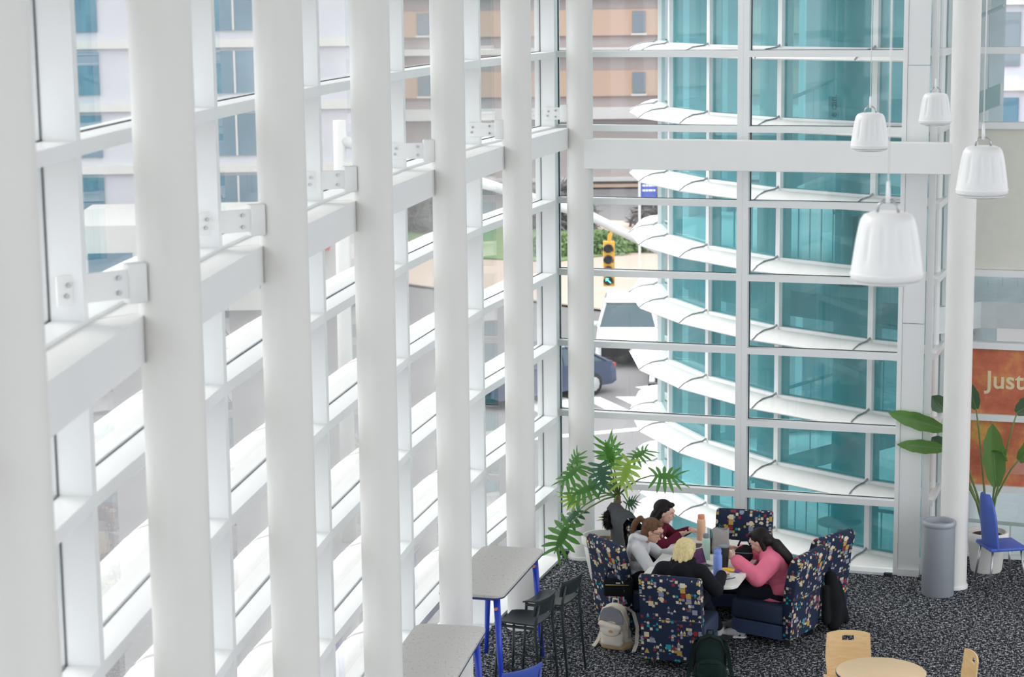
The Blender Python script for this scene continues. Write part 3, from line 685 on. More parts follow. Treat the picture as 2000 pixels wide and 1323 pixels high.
def bar_stool(label, loc, rz, m, group='bar stools', name='bar_stool'):
    # faces local +y
    t = thing(name, label, 'stool', (*loc, 0), rz, group)
    secs = []
    for i in range(9):
        v = -1+2*i/8; y = v*.185
        row = [V((x*.195*(1-.08*max(0, v)), y, .675+.018*abs(x)**2-.012*max(0, v)**3*1.2)) for x in [-1+2*j/8 for j in range(9)]]
        secs.append(row+[p-V((0, 0, .014)) for p in row[::-1]])
    bm = nb(); sweep(bm, secs); obj('seat', bm, t, m, smooth=45)
    for sx in (-1, 1):
        bm = nb(); tube(bm, [(sx*.165, .155, .67), (sx*.185, .19, 0)], [.0125, .010], 10); obj('leg', bm, t, m, smooth='all')
        bm = nb(); tube(bm, [(sx*.19, -.25, 0), (sx*.183, -.195, .62), (sx*.178, -.20, .72), (sx*.172, -.225, .86)], [.010, .0135, .0135, .011], 10); obj('leg', bm, t, m, smooth='all')
        bm = nb(); tube(bm, [(sx*.183, -.212, .28), (sx*.183, .182, .28)], .008, 8); obj('stretcher', bm, t, m)
        bm = nb(); box(bm, sx*.175-.01, sx*.175+.01, -.20, .16, .642, .662); obj('rail', bm, t, m)
    for y, z in ((.182, .22), (-.215, .34)):
        bm = nb(); tube(bm, [(-.184, y, z), (.184, y, z)], .008, 8); obj('stretcher', bm, t, m)
    secs = []
    for j in range(9):
        u = -1+2*j/8; yb = -.235+.045*u*u
        secs.append([V((u*.20, yb+dy, z)) for dy, z in ((0, .765), (-.012, .83), (-.028, .885), (-.026, .905), (-.014, .905), (-.012, .88), (.002, .83), (.012, .765))])
    bm = nb(); sweep(bm, secs); obj('backrest', bm, t, m, smooth=45)
bar_stool('dark green bar stool at the high table, nearer the camera', (1.075, -4.64), math.radians(84), 'dark_metal')
bar_stool('dark green bar stool at the high table, farther from the camera', (1.13, -4.02), math.radians(82), 'dark_metal')
bar_stool('blue bar stool cut by the bottom edge of the picture', (1.50, -6.42), math.radians(60), 'blue_seat', name='blue_stool')

# ---- small wooden café set, bottom right
t = thing('cafe_table', 'small round maple café table at the bottom right', 'table', (4.22, -5.36, 0))
bm = nb(); lathe(bm, [(0, .715), (.34, .715), (.345, .72), (.345, .737), (.34, .74), (0, .74)], 64); obj('table_top', bm, t, 'woodtop', smooth=35)
bm = nb(); lathe(bm, [(.3455, .7165), (.3475, .7165), (.3475, .7355), (.3455, .7355)], 64); obj('edge_band', bm, t, 'edge', smooth=35)
bm = nb(); lathe(bm, [(0, 0), (.24, 0), (.24, .015), (.04, .03), (.035, .70), (.10, .715), (0, .715)], 32); obj('pedestal', bm, t, 'steel', smooth=35)
def ply_chair(label, loc, rz):
    t = thing('plywood_chair', label, 'chair', (*loc, 0), rz, 'maple chairs at the small round table')
    # back shell faces +y, with a slot handle near the top
    def P(u, z, d):
        wz = .185-.012*(z-.6)/.2 if z > .6 else .185-.02*(.6-z)/.2
        return V((u*wz, -.19-.10*(z-.45)-.025*(1-u*u)+d, z))
    us = [-1, -.8, -.5, -.27, -.24, 0, .24, .27, .5, .8, 1]; zs = [.44, .52, .60, .68, .728, .730, .772, .775, .80, .812]
    bm = nb(); vf = {}; 
    for d in (0, 1):
        for i, u in enumerate(us):
            for j, z in enumerate(zs):
                z2 = z-.018*abs(u)**3 if j >= 8 else z
                vf[d, i, j] = bm.verts.new(P(u, z2, .012*d))
    hole = {(i, j) for i in (3, 4, 5, 6) for j in (5,)}
    for i in range(len(us)-1):
        for j in range(len(zs)-1):
            if (i, j) in hole: continue
            bm.faces.new((vf[0, i, j], vf[0, i+1, j], vf[0, i+1, j+1], vf[0, i, j+1])); bm.faces.new((vf[1, i, j], vf[1, i, j+1], vf[1, i+1, j+1], vf[1, i+1, j]))
    def rim(path):
        for a, b in zip(path, path[1:]): bm.faces.new((vf[0, *a], vf[0, *b], vf[1, *b], vf[1, *a]))
    I, J = len(us)-1, len(zs)-1
    rim([(i, 0) for i in range(I+1)]+[(I, j) for j in range(1, J+1)]+[(i, J) for i in range(I-1, -1, -1)]+[(0, j) for j in range(J-1, -1, -1)])
    rim([(i, 5) for i in range(3, 8)]+[(7, 6)]+[(i, 6) for i in range(6, 2, -1)]+[(3, 5)])
    obj('backrest', bm, t, 'wood', smooth=40)
    secs = []
    for i in range(7):
        y = -.19+.40*i/6
        row = [V((u*.20, y, .445+.012*u*u-.02*max(0, (i-4)/2)**2)) for u in (-1, -.6, 0, .6, 1)]
        secs.append(row+[p-V((0, 0, .012)) for p in row[::-1]])
    bm = nb(); sweep(bm, secs); obj('seat', bm, t, 'wood', smooth=40)
    for sx in (-1, 1):
        for sy in (-1, 1):
            bm = nb(); tube(bm, [(sx*.15, sy*.13, .43), (sx*.20, sy*.20, 0)], .011, 10); obj('leg', bm, t, 'steel', smooth='all')
ply_chair('maple plywood chair with a slot handle, left of the small round table', (3.91, -4.86), math.radians(-165))
ply_chair('maple plywood chair seen edge-on, right of the small round table', (4.66, -5.02), math.radians(112))

# ---- waste bin
t = thing('waste_bin', 'grey cylindrical waste bin in front of the white end post', 'bin', (4.12, -.66, 0))
bm = nb(); lathe(bm, [(0, 0), (.155, 0), (.16, .01), (.16, .70), (0, .70)], 40); obj('body', bm, t, 'grey_bin', smooth=35)
bm = nb(); lathe(bm, [(.161, .70), (.167, .71), (.167, .745), (.158, .755), (.135, .752), (.13, .72), (.128, .702), (0, .702)], 40); obj('rim', bm, t, 'grey_bin', smooth=45)
# ---- solid chair added beyond the column in place of a blue reflection
t = thing('blue_reflection_chair', 'blue high-backed shell chair standing in for a blue reflection beside the white planter on the right', 'chair', (4.68, -.12, 0), math.radians(-62))
M['blue_shell'] = mat('blue_shell', (.07, .13, .50), .5)
secs = []
for i in range(10):
    v = i/9; z = .40+.55*v; wv = .20*math.sqrt(max(.02, 1-max(0, (v-.45)/.58)**2.2)); y = -.17-.06*v
    row = [V((u*wv, y+.05*u*u, z)) for u in (-1, -.6, -.2, .2, .6, 1)]
    secs.append(row+[p+V((0, .02, 0)) for p in row[::-1]])
bm = nb(); sweep(bm, secs); obj('backrest', bm, t, 'blue_shell', smooth=50)
bm = nb(); box(bm, -.2, .2, -.19, .2, .385, .42); bev(bm, .012, 2); obj('seat', bm, t, 'blue_shell', smooth=40)
for sx in (-1, 1):
    for sy in (-1, 1):
        bm = nb(); tube(bm, [(sx*.15, sy*.15, .39), (sx*.19, sy*.19, 0)], .012, 8); obj('leg', bm, t, 'steel', smooth='all')

# ---- bell-shaped pendant loudspeakers
def speaker(label, loc):
    t = thing('pendant_speaker', label, 'speaker', loc, group='white pendant loudspeakers')
    prof = [(.138, -.125), (.150, -.115), (.1505, -.095), (.146, -.06), (.139, -.01), (.130, .05), (.121, .10), (.112, .132), (.098, .152), (.07, .162), (.0, .165)]
    n = 96; secs = []
    for r, z in prof[:-1]:
        amp = max(0, 1-abs((z-.035)/.085)**4)*.006 if -.05 < z < .12 else 0
        secs.append([V(((r-amp*max(0, math.cos(12*a))**2)*math.cos(a), (r-amp*max(0, math.cos(12*a))**2)*math.sin(a), z)) for a in [2*PI*i/n for i in range(n)]])
    # finer rings for the flutes
    fine = []
    for k in range(26):
        z = -.095+(.132+.095)*k/25
        for (r0, z0), (r1, z1) in zip(prof, prof[1:]):
            if z0 <= z <= z1: r = r0+(r1-r0)*(z-z0)/(z1-z0); break
        e = 1-abs((z-.03)/.085)**6 if abs(z-.03) < .085 else 0
        fine.append([V(((r-.007*e*max(0, math.cos(12*a))**3)*math.cos(a), (r-.007*e*max(0, math.cos(12*a))**3)*math.sin(a), z)) for a in [2*PI*i/n for i in range(n)]])
    bm = nb(); sweep(bm, [secs[0], secs[1]]+fine+secs[8:]); obj('shell', bm, t, 'speaker', smooth=60)
    bm = nb(); lathe(bm, [(.137, -.125), (.135, -.132), (.09, -.142), (0, -.146)], 40); obj('grille', bm, t, 'speaker', smooth=50)
    bm = nb(); lathe(bm, [(.1505, -.098), (.1525, -.096), (.1525, -.090), (.1505, -.088)], 48); obj('trim_ring', bm, t, 'white', smooth=40)
    for s in (-1, 1):
        bm = nb(); tube(bm, [(s*.045, 0, .155), (s*.04, 0, .19), (s*.012, 0, .215)], .006, 8); obj('hanger', bm, t, 'steel', smooth='all')
    bm = nb(); tube(bm, [(0, 0, .20), (0, 0, .29)], [.011, .007], 10); obj('clamp', bm, t, 'white', smooth='all')
    bm = nb(); tube(bm, [(0, 0, .28), (0, 0, LEV[-1]-loc[2])], .0035, 8); obj('cable', bm, t, 'white', smooth='all')
speaker('largest white bell-shaped pendant speaker, nearest the camera', (5.13, -12.09, 4.86))
speaker('white bell-shaped pendant speaker near the right edge of the picture', (5.17, -8.42, 4.87))
speaker('white bell-shaped pendant speaker in front of the wide beam', (3.91, -4.34, 4.82))
speaker('smallest white bell-shaped pendant speaker, beside the right-hand column', (4.06, -1.27, 4.83))

# ================================================================ people
TMP = bpy.data.scenes.new('workbench')
def _unit(u=14, v=10):
    vs = [(0, 0, -1)]; fs = []
    rings = [i/(v-1)*PI-PI/2 for i in range(1, v-1)]
    rings = sorted(rings+[1e-4, -1e-4])          # two equators so that limbs can be stretched
    for a in rings:
        for k in range(u): vs.append((math.cos(a)*math.cos(2*PI*k/u), math.cos(a)*math.sin(2*PI*k/u), math.sin(a)))
    vs.append((0, 0, 1)); n = len(rings)
    for k in range(u):
        k2 = (k+1) % u; fs.append((0, 1+k2, 1+k)); fs.append((len(vs)-1, 1+(n-1)*u+k, 1+(n-1)*u+k2))
        for r in range(n-1): fs.append((1+r*u+k, 1+r*u+k2, 1+(r+1)*u+k2, 1+(r+1)*u+k))
    return [V(x) for x in vs], fs
UV_, UF_ = _unit()
def blob(parts, voxel, m, smooth_it=6):
    # union of tapered limbs and ellipsoids, remeshed into one continuous skin
    vs = []; fs = []
    for p in parts:
        n0 = len(vs)
        if p[0] == 'c':
            _, a, b, ra, rb = p; a = V(a); b = V(b); d = b-a
            q = d.to_track_quat('Z', 'Y').to_matrix() if d.length > 1e-6 else Matrix.Identity(3)
            vs += [(b+q @ (x*rb)) if x.z > 0 else (a+q @ (x*ra)) for x in UV_]
        else:
            _, c, r, *q = p; c = V(c); R3 = q[0].to_3x3() if q else Matrix.Identity(3); r = (r, r, r) if isinstance(r, (int, float)) else r
            vs += [c+R3 @ V((x.x*r[0], x.y*r[1], x.z*r[2])) for x in UV_]
        fs += [tuple(i+n0 for i in f) for f in UF_]
    me = bpy.data.meshes.new('tmp'); me.from_pydata([tuple(x) for x in vs], [], fs)
    o = bpy.data.objects.new('tmp', me); TMP.collection.objects.link(o)
    r = o.modifiers.new('r', 'REMESH'); r.mode = 'VOXEL'; r.voxel_size = voxel
    s = o.modifiers.new('s', 'SMOOTH'); s.factor = .5; s.iterations = smooth_it
    with bpy.context.temp_override(scene=TMP, view_layer=TMP.view_layers[0]): dg = bpy.context.evaluated_depsgraph_get()
    out = bpy.data.meshes.new_from_object(o.evaluated_get(dg))
    bpy.data.objects.remove(o)
    out.materials.clear(); out.materials.append(M[m] if isinstance(m, str) else m)
    out.polygons.foreach_set('use_smooth', [True]*len(out.polygons))
    return out
def frame(f, up=(0, 0, 1)):
    f = V(f).normalized(); r = f.cross(V(up)).normalized(); u = r.cross(f); return r, f, u
def rotm(f, up=(0, 0, 1)):
    r, f, u = frame(f, up); return Matrix((r, f, u)).transposed()
def hand(wrist, d, palm_n, side, curl=.5, spread=.012, grip=None):
    # d: pointing direction, palm_n: direction the palm faces, side: direction of the thumb
    d = V(d).normalized(); pn = V(palm_n); pn = (pn-d*pn.dot(d)).normalized(); sd_ = V(side); sd_ = (sd_-d*sd_.dot(d)-pn*sd_.dot(pn)).normalized()
    w = V(wrist); P = []
    P.append(('c', w, w+d*.03, .024, .026))
    for k in (-1, 0, 1): P.append(('c', w+d*.03+sd_*(.017*k), w+d*.078+sd_*(.02*k), .0145, .0125))
    for i, (off, ln) in enumerate(((.027, .066), (.009, .074), (-.010, .069), (-.028, .054))):
        b = w+d*.082+sd_*off; dd = (d+sd_*(off*spread*40)+pn*curl*.45).normalized(); m1 = b+dd*ln*.5
        d2 = (dd+pn*curl*.9).normalized(); tip = m1+d2*ln*.5
        P += [('c', b, m1, .0088, .0082), ('c', m1, tip, .0080, .0066)]
    tb = w+d*.03+sd_*.026; t1 = tb+(sd_*.75+d*.75+pn*.35).normalized()*.036; t2 = t1+(d+sd_*.15+pn*.45).normalized()*.028
    P += [('c', tb, t1, .0125, .0098), ('c', t1, t2, .0095, .0075)]
    return P
def mid(a, b, t): return V(a).lerp(V(b), t)
def head_parts(c, f, up, s=1.):
    r, f, u = frame(f, up); R_ = Matrix((r, f, u)).transposed(); c = V(c)
    L_ = lambda x, y, z: c+(r*x+f*y+u*z)*s
    P = [('e', L_(0, -.012, .022), (.074*s, .092*s, .088*s), R_), ('e', L_(0, .018, -.035), (.056*s, .062*s, .072*s), R_),
         ('e', L_(0, .045, -.085), (.026*s, .024*s, .020*s), R_), ('e', L_(0, .078, .028), (.045*s, .014*s, .02*s), R_),
         ('c', L_(0, .083, .012), L_(0, .098, -.018), .008*s, .012*s), ('e', L_(0, .078, -.052), (.022*s, .012*s, .010*s), R_),
         ('e', L_(.034, .062, -.02), (.018*s, .016*s, .018*s), R_), ('e', L_(-.034, .062, -.02), (.018*s, .016*s, .018*s), R_)]
    for sx in (-1, 1): P.append(('e', L_(sx*.073, -.005, -.005), (.008*s, .018*s, .028*s), R_))
    return P, L_, R_
def face_details(t, L_, R_, s, brow='brow'):
    for sx in (-1, 1):
        bm = nb(); ball(bm, L_(sx*.030, .074, .004), (.012*s, .006*s, .0075*s), 10, 8, R_); e = obj('eye', bm, t, 'eye_white', smooth='all')
        bm = nb(); ball(bm, L_(sx*.030, .0785, .004), (.0055*s, .003*s, .0055*s), 8, 6, R_); obj('iris', bm, e, 'black', smooth='all')
        bm = nb(); tube(bm, [L_(sx*.012, .086, .021), L_(sx*.03, .085, .027), L_(sx*.048, .073, .022)], [.003*s, .0035*s, .002*s], 6); obj('eyebrow', bm, t, brow, smooth='all')
    bm = nb(); tube(bm, [L_(-.020, .079, -.052), L_(0, .089, -.050), L_(.020, .079, -.052)], [.002*s, .005*s, .002*s], 8); obj('mouth', bm, t, 'lip', smooth='all')
M['eye_white'] = mat('eye_white', (.75, .73, .70), .3); M['lip'] = mat('lip', (.50, .19, .17), .45); M['brow'] = mat('dark_brow', (.06, .035, .025), .7)
def skin(n, c):
    m = mat(n, c, .5, var=.06, vscale=20); m.node_tree.nodes['Principled BSDF'].inputs['Subsurface Weight'].default_value = .08
    m.node_tree.nodes['Principled BSDF'].inputs['Subsurface Radius'].default_value = (.02, .008, .004); return m
M['skin1'] = skin('skin_light', (.62, .36, .26)); M['skin2'] = skin('skin_fair', (.68, .43, .33))
def cloth(n, c): return mat(n, c, .9, var=.10, vscale=14, bump=.25, bscale=160, spec=.15)
M['grey_hoodie'] = cloth('heather_grey_jersey', (.62, .63, .65)); M['maroon'] = cloth('maroon_jersey', (.13, .015, .035)); M['black_hoodie'] = cloth('black_jersey', (.012, .013, .017))
M['pink'] = cloth('pink_jersey', (.80, .19, .29)); M['jeans'] = cloth('dark_trousers', (.015, .018, .03)); M['sneaker'] = mat('grey_white_sneaker', (.55, .55, .56), .6, var=.1)
def hairm(n, c):
    m = mat(n, c, .6, spec=.22); nt_ = m.node_tree; b = nt_.nodes['Principled BSDF']; tcx = nt_.nodes.new('ShaderNodeTexCoord'); mp = nt_.nodes.new('ShaderNodeMapping'); mp.inputs['Scale'].default_value = (120, 120, 14)
    no = nt_.nodes.new('ShaderNodeTexNoise'); no.inputs['Scale'].default_value = 1.; no.inputs['Detail'].default_value = 3
    mx = nt_.nodes.new('ShaderNodeMix'); mx.data_type = 'RGBA'; mx.inputs[6].default_value = (*[x*.45 for x in c], 1); mx.inputs[7].default_value = (*[min(1, x*1.5) for x in c], 1)
    bp = nt_.nodes.new('ShaderNodeBump'); bp.inputs['Strength'].default_value = .5; bp.inputs['Distance'].default_value = .004
    nt_.links.new(tcx.outputs['Object'], mp.inputs[0]); nt_.links.new(mp.outputs[0], no.inputs['Vector']); nt_.links.new(no.outputs['Fac'], mx.inputs[0]); nt_.links.new(mx.outputs[2], b.inputs['Base Color'])
    nt_.links.new(no.outputs['Fac'], bp.inputs['Height']); nt_.links.new(bp.outputs[0], b.inputs['Normal']); return m
M['hair_brown'] = hairm('brown_hair', (.13, .065, .035)); M['hair_black'] = hairm('near_black_hair', (.011, .008, .008)); M['hair_blonde'] = hairm('blonde_hair', (.76, .57, .29))

def person(label, J, look, look_up, skin_m, top_m, hair_fn, hands, glasses=False, hood=False, s=1., loc=(0, 0, 0), top_name='hoodie', cuff=.88, baggy=0.):
    # J holds world joints: pelvis, waist, chest, neck, head, shoulders/elbows/wrists/hips/knees/ankles as (a, b) pairs
    t = thing('person', label, 'person', loc); O = V(loc)
    j = {k: ([V(x)-O for x in v] if isinstance(v[0], (tuple, V)) else V(v)-O) for k, v in J.items()}
    hp, L_, R_ = head_parts(j['head'], look, look_up, s)
    spine = (j['neck']-j['pelvis']).normalized(); lat = (j['sh'][1]-j['sh'][0]).normalized(); fwd = spine.cross(lat).normalized()
    if fwd.dot(V(look)) < 0: fwd = -fwd
    TR = Matrix((lat, lat.cross(-spine) if False else fwd, spine)).transposed()
    body = hp+[('c', j['neck']-spine*.02, L_(0, -.025, -.06), .050*s, .047*s)]
    def torso(g):
        return [('e', j['chest'], (.150+g, .098+g, .15+g), TR), ('e', j['waist'], (.125+g, .095+g, .13+g), TR), ('e', j['pelvis'], (.155+g, .115+g, .11+g), TR),
                ('c', j['sh'][0], j['sh'][1], .052+g, .052+g), ('c', mid(j['sh'][0], j['sh'][1], .32)+spine*.03, mid(j['sh'][0], j['sh'][1], .68)+spine*.03, .045+g, .045+g)]
    def arms(g, end=1.):
        P = []
        for q in (0, 1):
            P += [('c', j['sh'][q], j['el'][q], .048+g, .038+g), ('c', j['el'][q], mid(j['el'][q], j['wr'][q], end), .037+g, .027+g*.8)]
        return P
    def legs(g, end=1.):
        P = []
        for q in (0, 1):
            P += [('c', j['hip'][q], j['kn'][q], .078+g, .055+g), ('c', j['kn'][q], mid(j['kn'][q], j['an'][q], end), .052+g, .036+g)]
        return P
    body += torso(0)+arms(0)+legs(0)
    for q in (0, 1):
        fd = j['foot'][q] if 'foot' in j else V((fwd.x, fwd.y, 0)).normalized()
        body.append(('c', j['an'][q]+V((0, 0, -.03)), j['an'][q]+V((fwd.x, fwd.y, 0)).normalized()*.14+V((0, 0, -.045)), .034, .026))
    for q in (0, 1): body += hand(j['wr'][q], *hands[q])
    obj('body', blob(body, .0062, skin_m, 3), t)
    face_details(t, L_, R_, s)
    g = .014+baggy
    tp = torso(g)[:]; tp[2] = ('e', j['pelvis']-spine*.01, (.172+baggy, .136+baggy, .115), TR); tp += arms(g+.004, cuff)
    if baggy > .02: tp.append(('e', j['pelvis']+fwd*.05-V((0, 0, .075)), (.195, .175, .13)))
    for q in (0, 1):  # folds at the elbow and the shoulder
        e = j['el'][q]; a = (j['sh'][q]-e).normalized(); tp += [('e', e+a*.03, (.058, .058, .05)), ('e', e+a*.10, (.060, .060, .035)), ('e', mid(e, j['wr'][q], .62), (.046, .046, .03))]
    if hood:
        hb = j['neck']-fwd*.055+spine*.0
        for a in range(9):
            an = math.radians(-100+25*a); an2 = math.radians(-100+25*(a+1))
            p1 = j['neck']+(lat*math.sin(an)*.088-fwd*math.cos(an)*.075)+spine*(.035-.012*math.cos(an)); p2 = j['neck']+(lat*math.sin(an2)*.088-fwd*math.cos(an2)*.075)+spine*(.035-.012*math.cos(an2))
            if a < 8: tp.append(('c', p1, p2, .03, .03))
        tp.append(('e', j['neck']-fwd*.105-spine*.04, (.085, .035, .075), TR))
    tm = blob(tp, .0085, top_m, 4); top = obj(top_name, tm, t)
    for q in (0, 1):
        a = mid(j['el'][q], j['wr'][q], cuff-.10); b = mid(j['el'][q], j['wr'][q], cuff+.03)
        bm = nb(); tube(bm, [a, mid(a, b, .2), mid(a, b, .9), b], [.040, .0405, .038, .034], 16); obj('cuff', bm, top, top_m, smooth='all')
    obj('trousers', blob([('e', j['pelvis']-spine*.03, (.165, .125, .11), TR)]+legs(.012, .93), .011, 'jeans', 4), t)
    for q in (0, 1):
        fd = V((fwd.x, fwd.y, 0)).normalized(); a = j['an'][q]
        sh = obj('shoe', blob([('c', a+V((0, 0, -.02)), a+fd*.10+V((0, 0, -.04)), .045, .038), ('c', a+fd*.0-fd*.03+V((0, 0, -.042)), a+fd*.155+V((0, 0, -.048)), .034, .030)], .008, 'sneaker', 3), t)
        bm = nb(); c = a+fd*.06+V((0, 0, -.072)); prism(bm, [(x, y) for x, y in rrect(.085, .26, .04, 4)], -.008, .006, Matrix.Translation(c) @ Matrix((V((fd.y, -fd.x, 0)), fd, V((0, 0, 1)))).transposed().to_4x4()); obj('sole', bm, sh, 'white')
    obj('hair', blob(hair_fn(L_, R_, s, j), .0075, hair_fn.mat, 2), t)
    if glasses:
        bm = nb()
        for sx in (-1, 1):
            tube(bm, [L_(sx*.033+.024*math.cos(a), .092-.006*abs(math.cos(a))*(1 if math.cos(a)*sx > 0 else 0), .002+.019*math.sin(a)) for a in [2*PI*i/14 for i in range(15)]], .0028, 6)
            tube(bm, [L_(sx*.057, .085, .008), L_(sx*.078, .0, .012)], .0026, 6)
        tube(bm, [L_(-.010, .096, .006), L_(.010, .096, .006)], .0026, 6); obj('glasses', bm, t, 'black')
    return t

def hair_cap(L_, R_, s, back=0.):
    return [('e', L_(0, -.028, .038), (.084*s, .096*s, .088*s), R_), ('e', L_(0, -.055, -.01), (.080*s, .062*s, .085*s), R_), ('e', L_(0, .045, .088), (.055*s, .035*s, .022*s), R_)]
def hair_pony(L_, R_, s, j):
    P = hair_cap(L_, R_, s); P += [('c', L_(0, -.115, .065), L_(0, -.15, .075), .018, .026), ('c', L_(0, -.15, .075), L_(0, -.185, .02), .030, .032), ('c', L_(0, -.185, .02), L_(0, -.195, -.07), .032, .026), ('c', L_(0, -.195, -.07), L_(0, -.18, -.14), .026, .010)]
    return P
hair_pony.mat = 'hair_brown'
def hair_low(L_, R_, s, j):
    P = hair_cap(L_, R_, s)
    for sx in (-1, 1): P += [('c', L_(sx*.070, -.02, .03), L_(sx*.066, -.06, -.09), .026, .026)]
    P += [('c', L_(0, -.075, -.05), L_(.03, -.10, -.13), .06, .045), ('c', L_(.03, -.10, -.13), L_(.05, -.09, -.20), .042, .025)]
    return P
hair_low.mat = 'hair_black'
def hair_bob(L_, R_, s, j):
    P = [('e', L_(0, -.022, .040), (.096*s, .108*s, .092*s), R_), ('e', L_(0, -.055, -.015), (.098*s, .075*s, .095*s), R_)]
    for i in range(9):
        a = math.radians(60+30*i); P.append(('c', L_(.085*math.cos(a), -.03+.075*math.sin(a)*(-1 if math.sin(a) > 0 else -.3), .02), L_(.092*math.cos(a), -.03+.085*math.sin(a)*(-1 if math.sin(a) > 0 else -.3), -.085-.015*(i % 2)), .026, .018))
    P += [('e', L_(.01, .055, .085), (.06, .035, .025), R_)]
    return P
hair_bob.mat = 'hair_blonde'
def hair_long(L_, R_, s, j):
    P = hair_cap(L_, R_, s)
    b = (j['neck']-j['pelvis']).normalized(); lat = (j['sh'][1]-j['sh'][0]).normalized(); f = b.cross(lat); 
    if f.dot(j['head']-j['chest']) < 0: f = -f
    n = j['neck']-f*.03; bk = -f
    for k in range(-3, 4):
        a = L_(.055*k/3, -.085, -.01); m1 = n+lat*(.045*k*.6)+bk*(.070+.005*(k % 2))+b*.03; m2 = n+lat*(.05*k*.55)+bk*(.125+.008*((k+1) % 2))-b*.12; m3 = n+lat*(.04*k*.5)+bk*(.140)-b*(.23+.02*(k % 3))
        P += [('c', a, m1, .036, .034), ('c', m1, m2, .034, .028), ('c', m2, m3, .027, .010)]
    for sx in (-1, 1):
        a = L_(sx*.068, -.035, .03); m1 = L_(sx*.076, -.045, -.10); m2 = n+lat*(sx*.125)+f*.06-b*.05; m3 = n+lat*(sx*.135)+f*.09-b*.17
        P += [('c', a, m1, .024, .026), ('c', m1, m2, .026, .020), ('c', m2, m3, .020, .008)]
    return P
hair_long.mat = 'hair_black'

# person with ponytail, grey hoodie
person('person in a grey hoodie with ponytail and glasses leaning over the table', dict(
    pelvis=(1.47, -2.43, .50), waist=(1.48, -2.46, .60), chest=(1.535, -2.52, .76), neck=(1.60, -2.57, .875), head=(1.70, -2.60, .965),
    sh=[(1.585, -2.71, .805), (1.535, -2.37, .805)], el=[(1.735, -2.83, .655), (1.70, -2.33, .66)], wr=[(1.96, -2.79, .765), (1.94, -2.42, .76)],
    hip=[(1.50, -2.53, .47), (1.47, -2.34, .47)], kn=[(1.88, -2.60, .47), (1.86, -2.34, .47)], an=[(1.92, -2.56, .085), (1.90, -2.30, .085)]),
    (.93, -.06, -.26), (.25, 0, 1), 'skin1', 'grey_hoodie', hair_pony,
    [((1, .15, -.05), (0, 0, -1), (0, 1, .2), .5), ((1, -.1, -.05), (0, 0, -1), (0, -1, .2), .5)], glasses=True, hood=True)
# person in maroon
person('dark-haired person in a maroon top gesturing at the far left of the table', dict(
    pelvis=(1.49, -1.74, .50), waist=(1.49, -1.75, .60), chest=(1.515, -1.79, .755), neck=(1.545, -1.82, .865), head=(1.625, -1.84, .955),
    sh=[(1.545, -1.98, .80), (1.50, -1.65, .80)], el=[(1.66, -2.06, .66), (1.66, -1.62, .66)], wr=[(1.80, -1.95, .775), (1.84, -1.70, .76)],
    hip=[(1.48, -1.83, .47), (1.46, -1.65, .47)], kn=[(1.86, -1.92, .47), (1.85, -1.66, .47)], an=[(1.90, -1.92, .085), (1.88, -1.66, .085)]),
    (.96, .02, -.20), (.22, 0, 1), 'skin2', 'maroon', hair_low,
    [((.95, .1, .25), (.1, .2, 1), (.2, -1, .1), .25, .03), ((1, -.1, -.05), (0, 0, -1), (0, -1, .2), .5)], top_name='sweatshirt')
# blonde person from behind
person('blonde person in a black hoodie seen from behind, writing at the table', dict(
    pelvis=(2.145, -3.42, .50), waist=(2.15, -3.42, .60), chest=(2.165, -3.42, .79), neck=(2.18, -3.40, .905), head=(2.195, -3.36, 1.005),
    sh=[(2.00, -3.42, .845), (2.345, -3.42, .845)], el=[(1.90, -3.36, .68), (2.47, -3.36, .675)], wr=[(2.05, -3.10, .755), (2.47, -3.10, .755)],
    hip=[(2.06, -3.34, .47), (2.23, -3.34, .47)], kn=[(2.04, -2.94, .47), (2.25, -2.94, .47)], an=[(2.06, -2.92, .085), (2.34, -2.62, .085)]),
    (.16, .95, -.36), (0, .3, 1), 'skin2', 'black_hoodie', hair_bob,
    [((.3, 1, -.05), (0, 0, -1), (1, 0, .2), .6), ((.15, 1, -.05), (-.2, 0, -1), (-1, 0, .2), .8)], hood=True, s=.98, baggy=.012)
# person in pink
person('long dark-haired person in a pink sweatshirt leaning forward at right', dict(
    pelvis=(2.90, -2.46, .50), waist=(2.885, -2.47, .59), chest=(2.83, -2.49, .715), neck=(2.765, -2.50, .82), head=(2.685, -2.50, .915),
    sh=[(2.79, -2.33, .765), (2.83, -2.68, .755)], el=[(2.70, -2.26, .67), (2.735, -2.82, .655)], wr=[(2.47, -2.37, .785), (2.50, -2.70, .785)],
    hip=[(2.88, -2.36, .445), (2.90, -2.56, .445)], kn=[(2.52, -2.34, .44), (2.55, -2.54, .44)], an=[(2.48, -2.34, .085), (2.52, -2.58, .085)]),
    (-.90, .04, -.42), (-.42, 0, 1), 'skin2', 'pink', hair_long,
    [((-1, -.2, .25), (.1, -.6, -.6), (-.2, 0, 1), .7), ((-.9, .25, .55), (-.2, .9, -.2), (-.3, 0, 1), .6)], top_name='sweatshirt', baggy=.028)

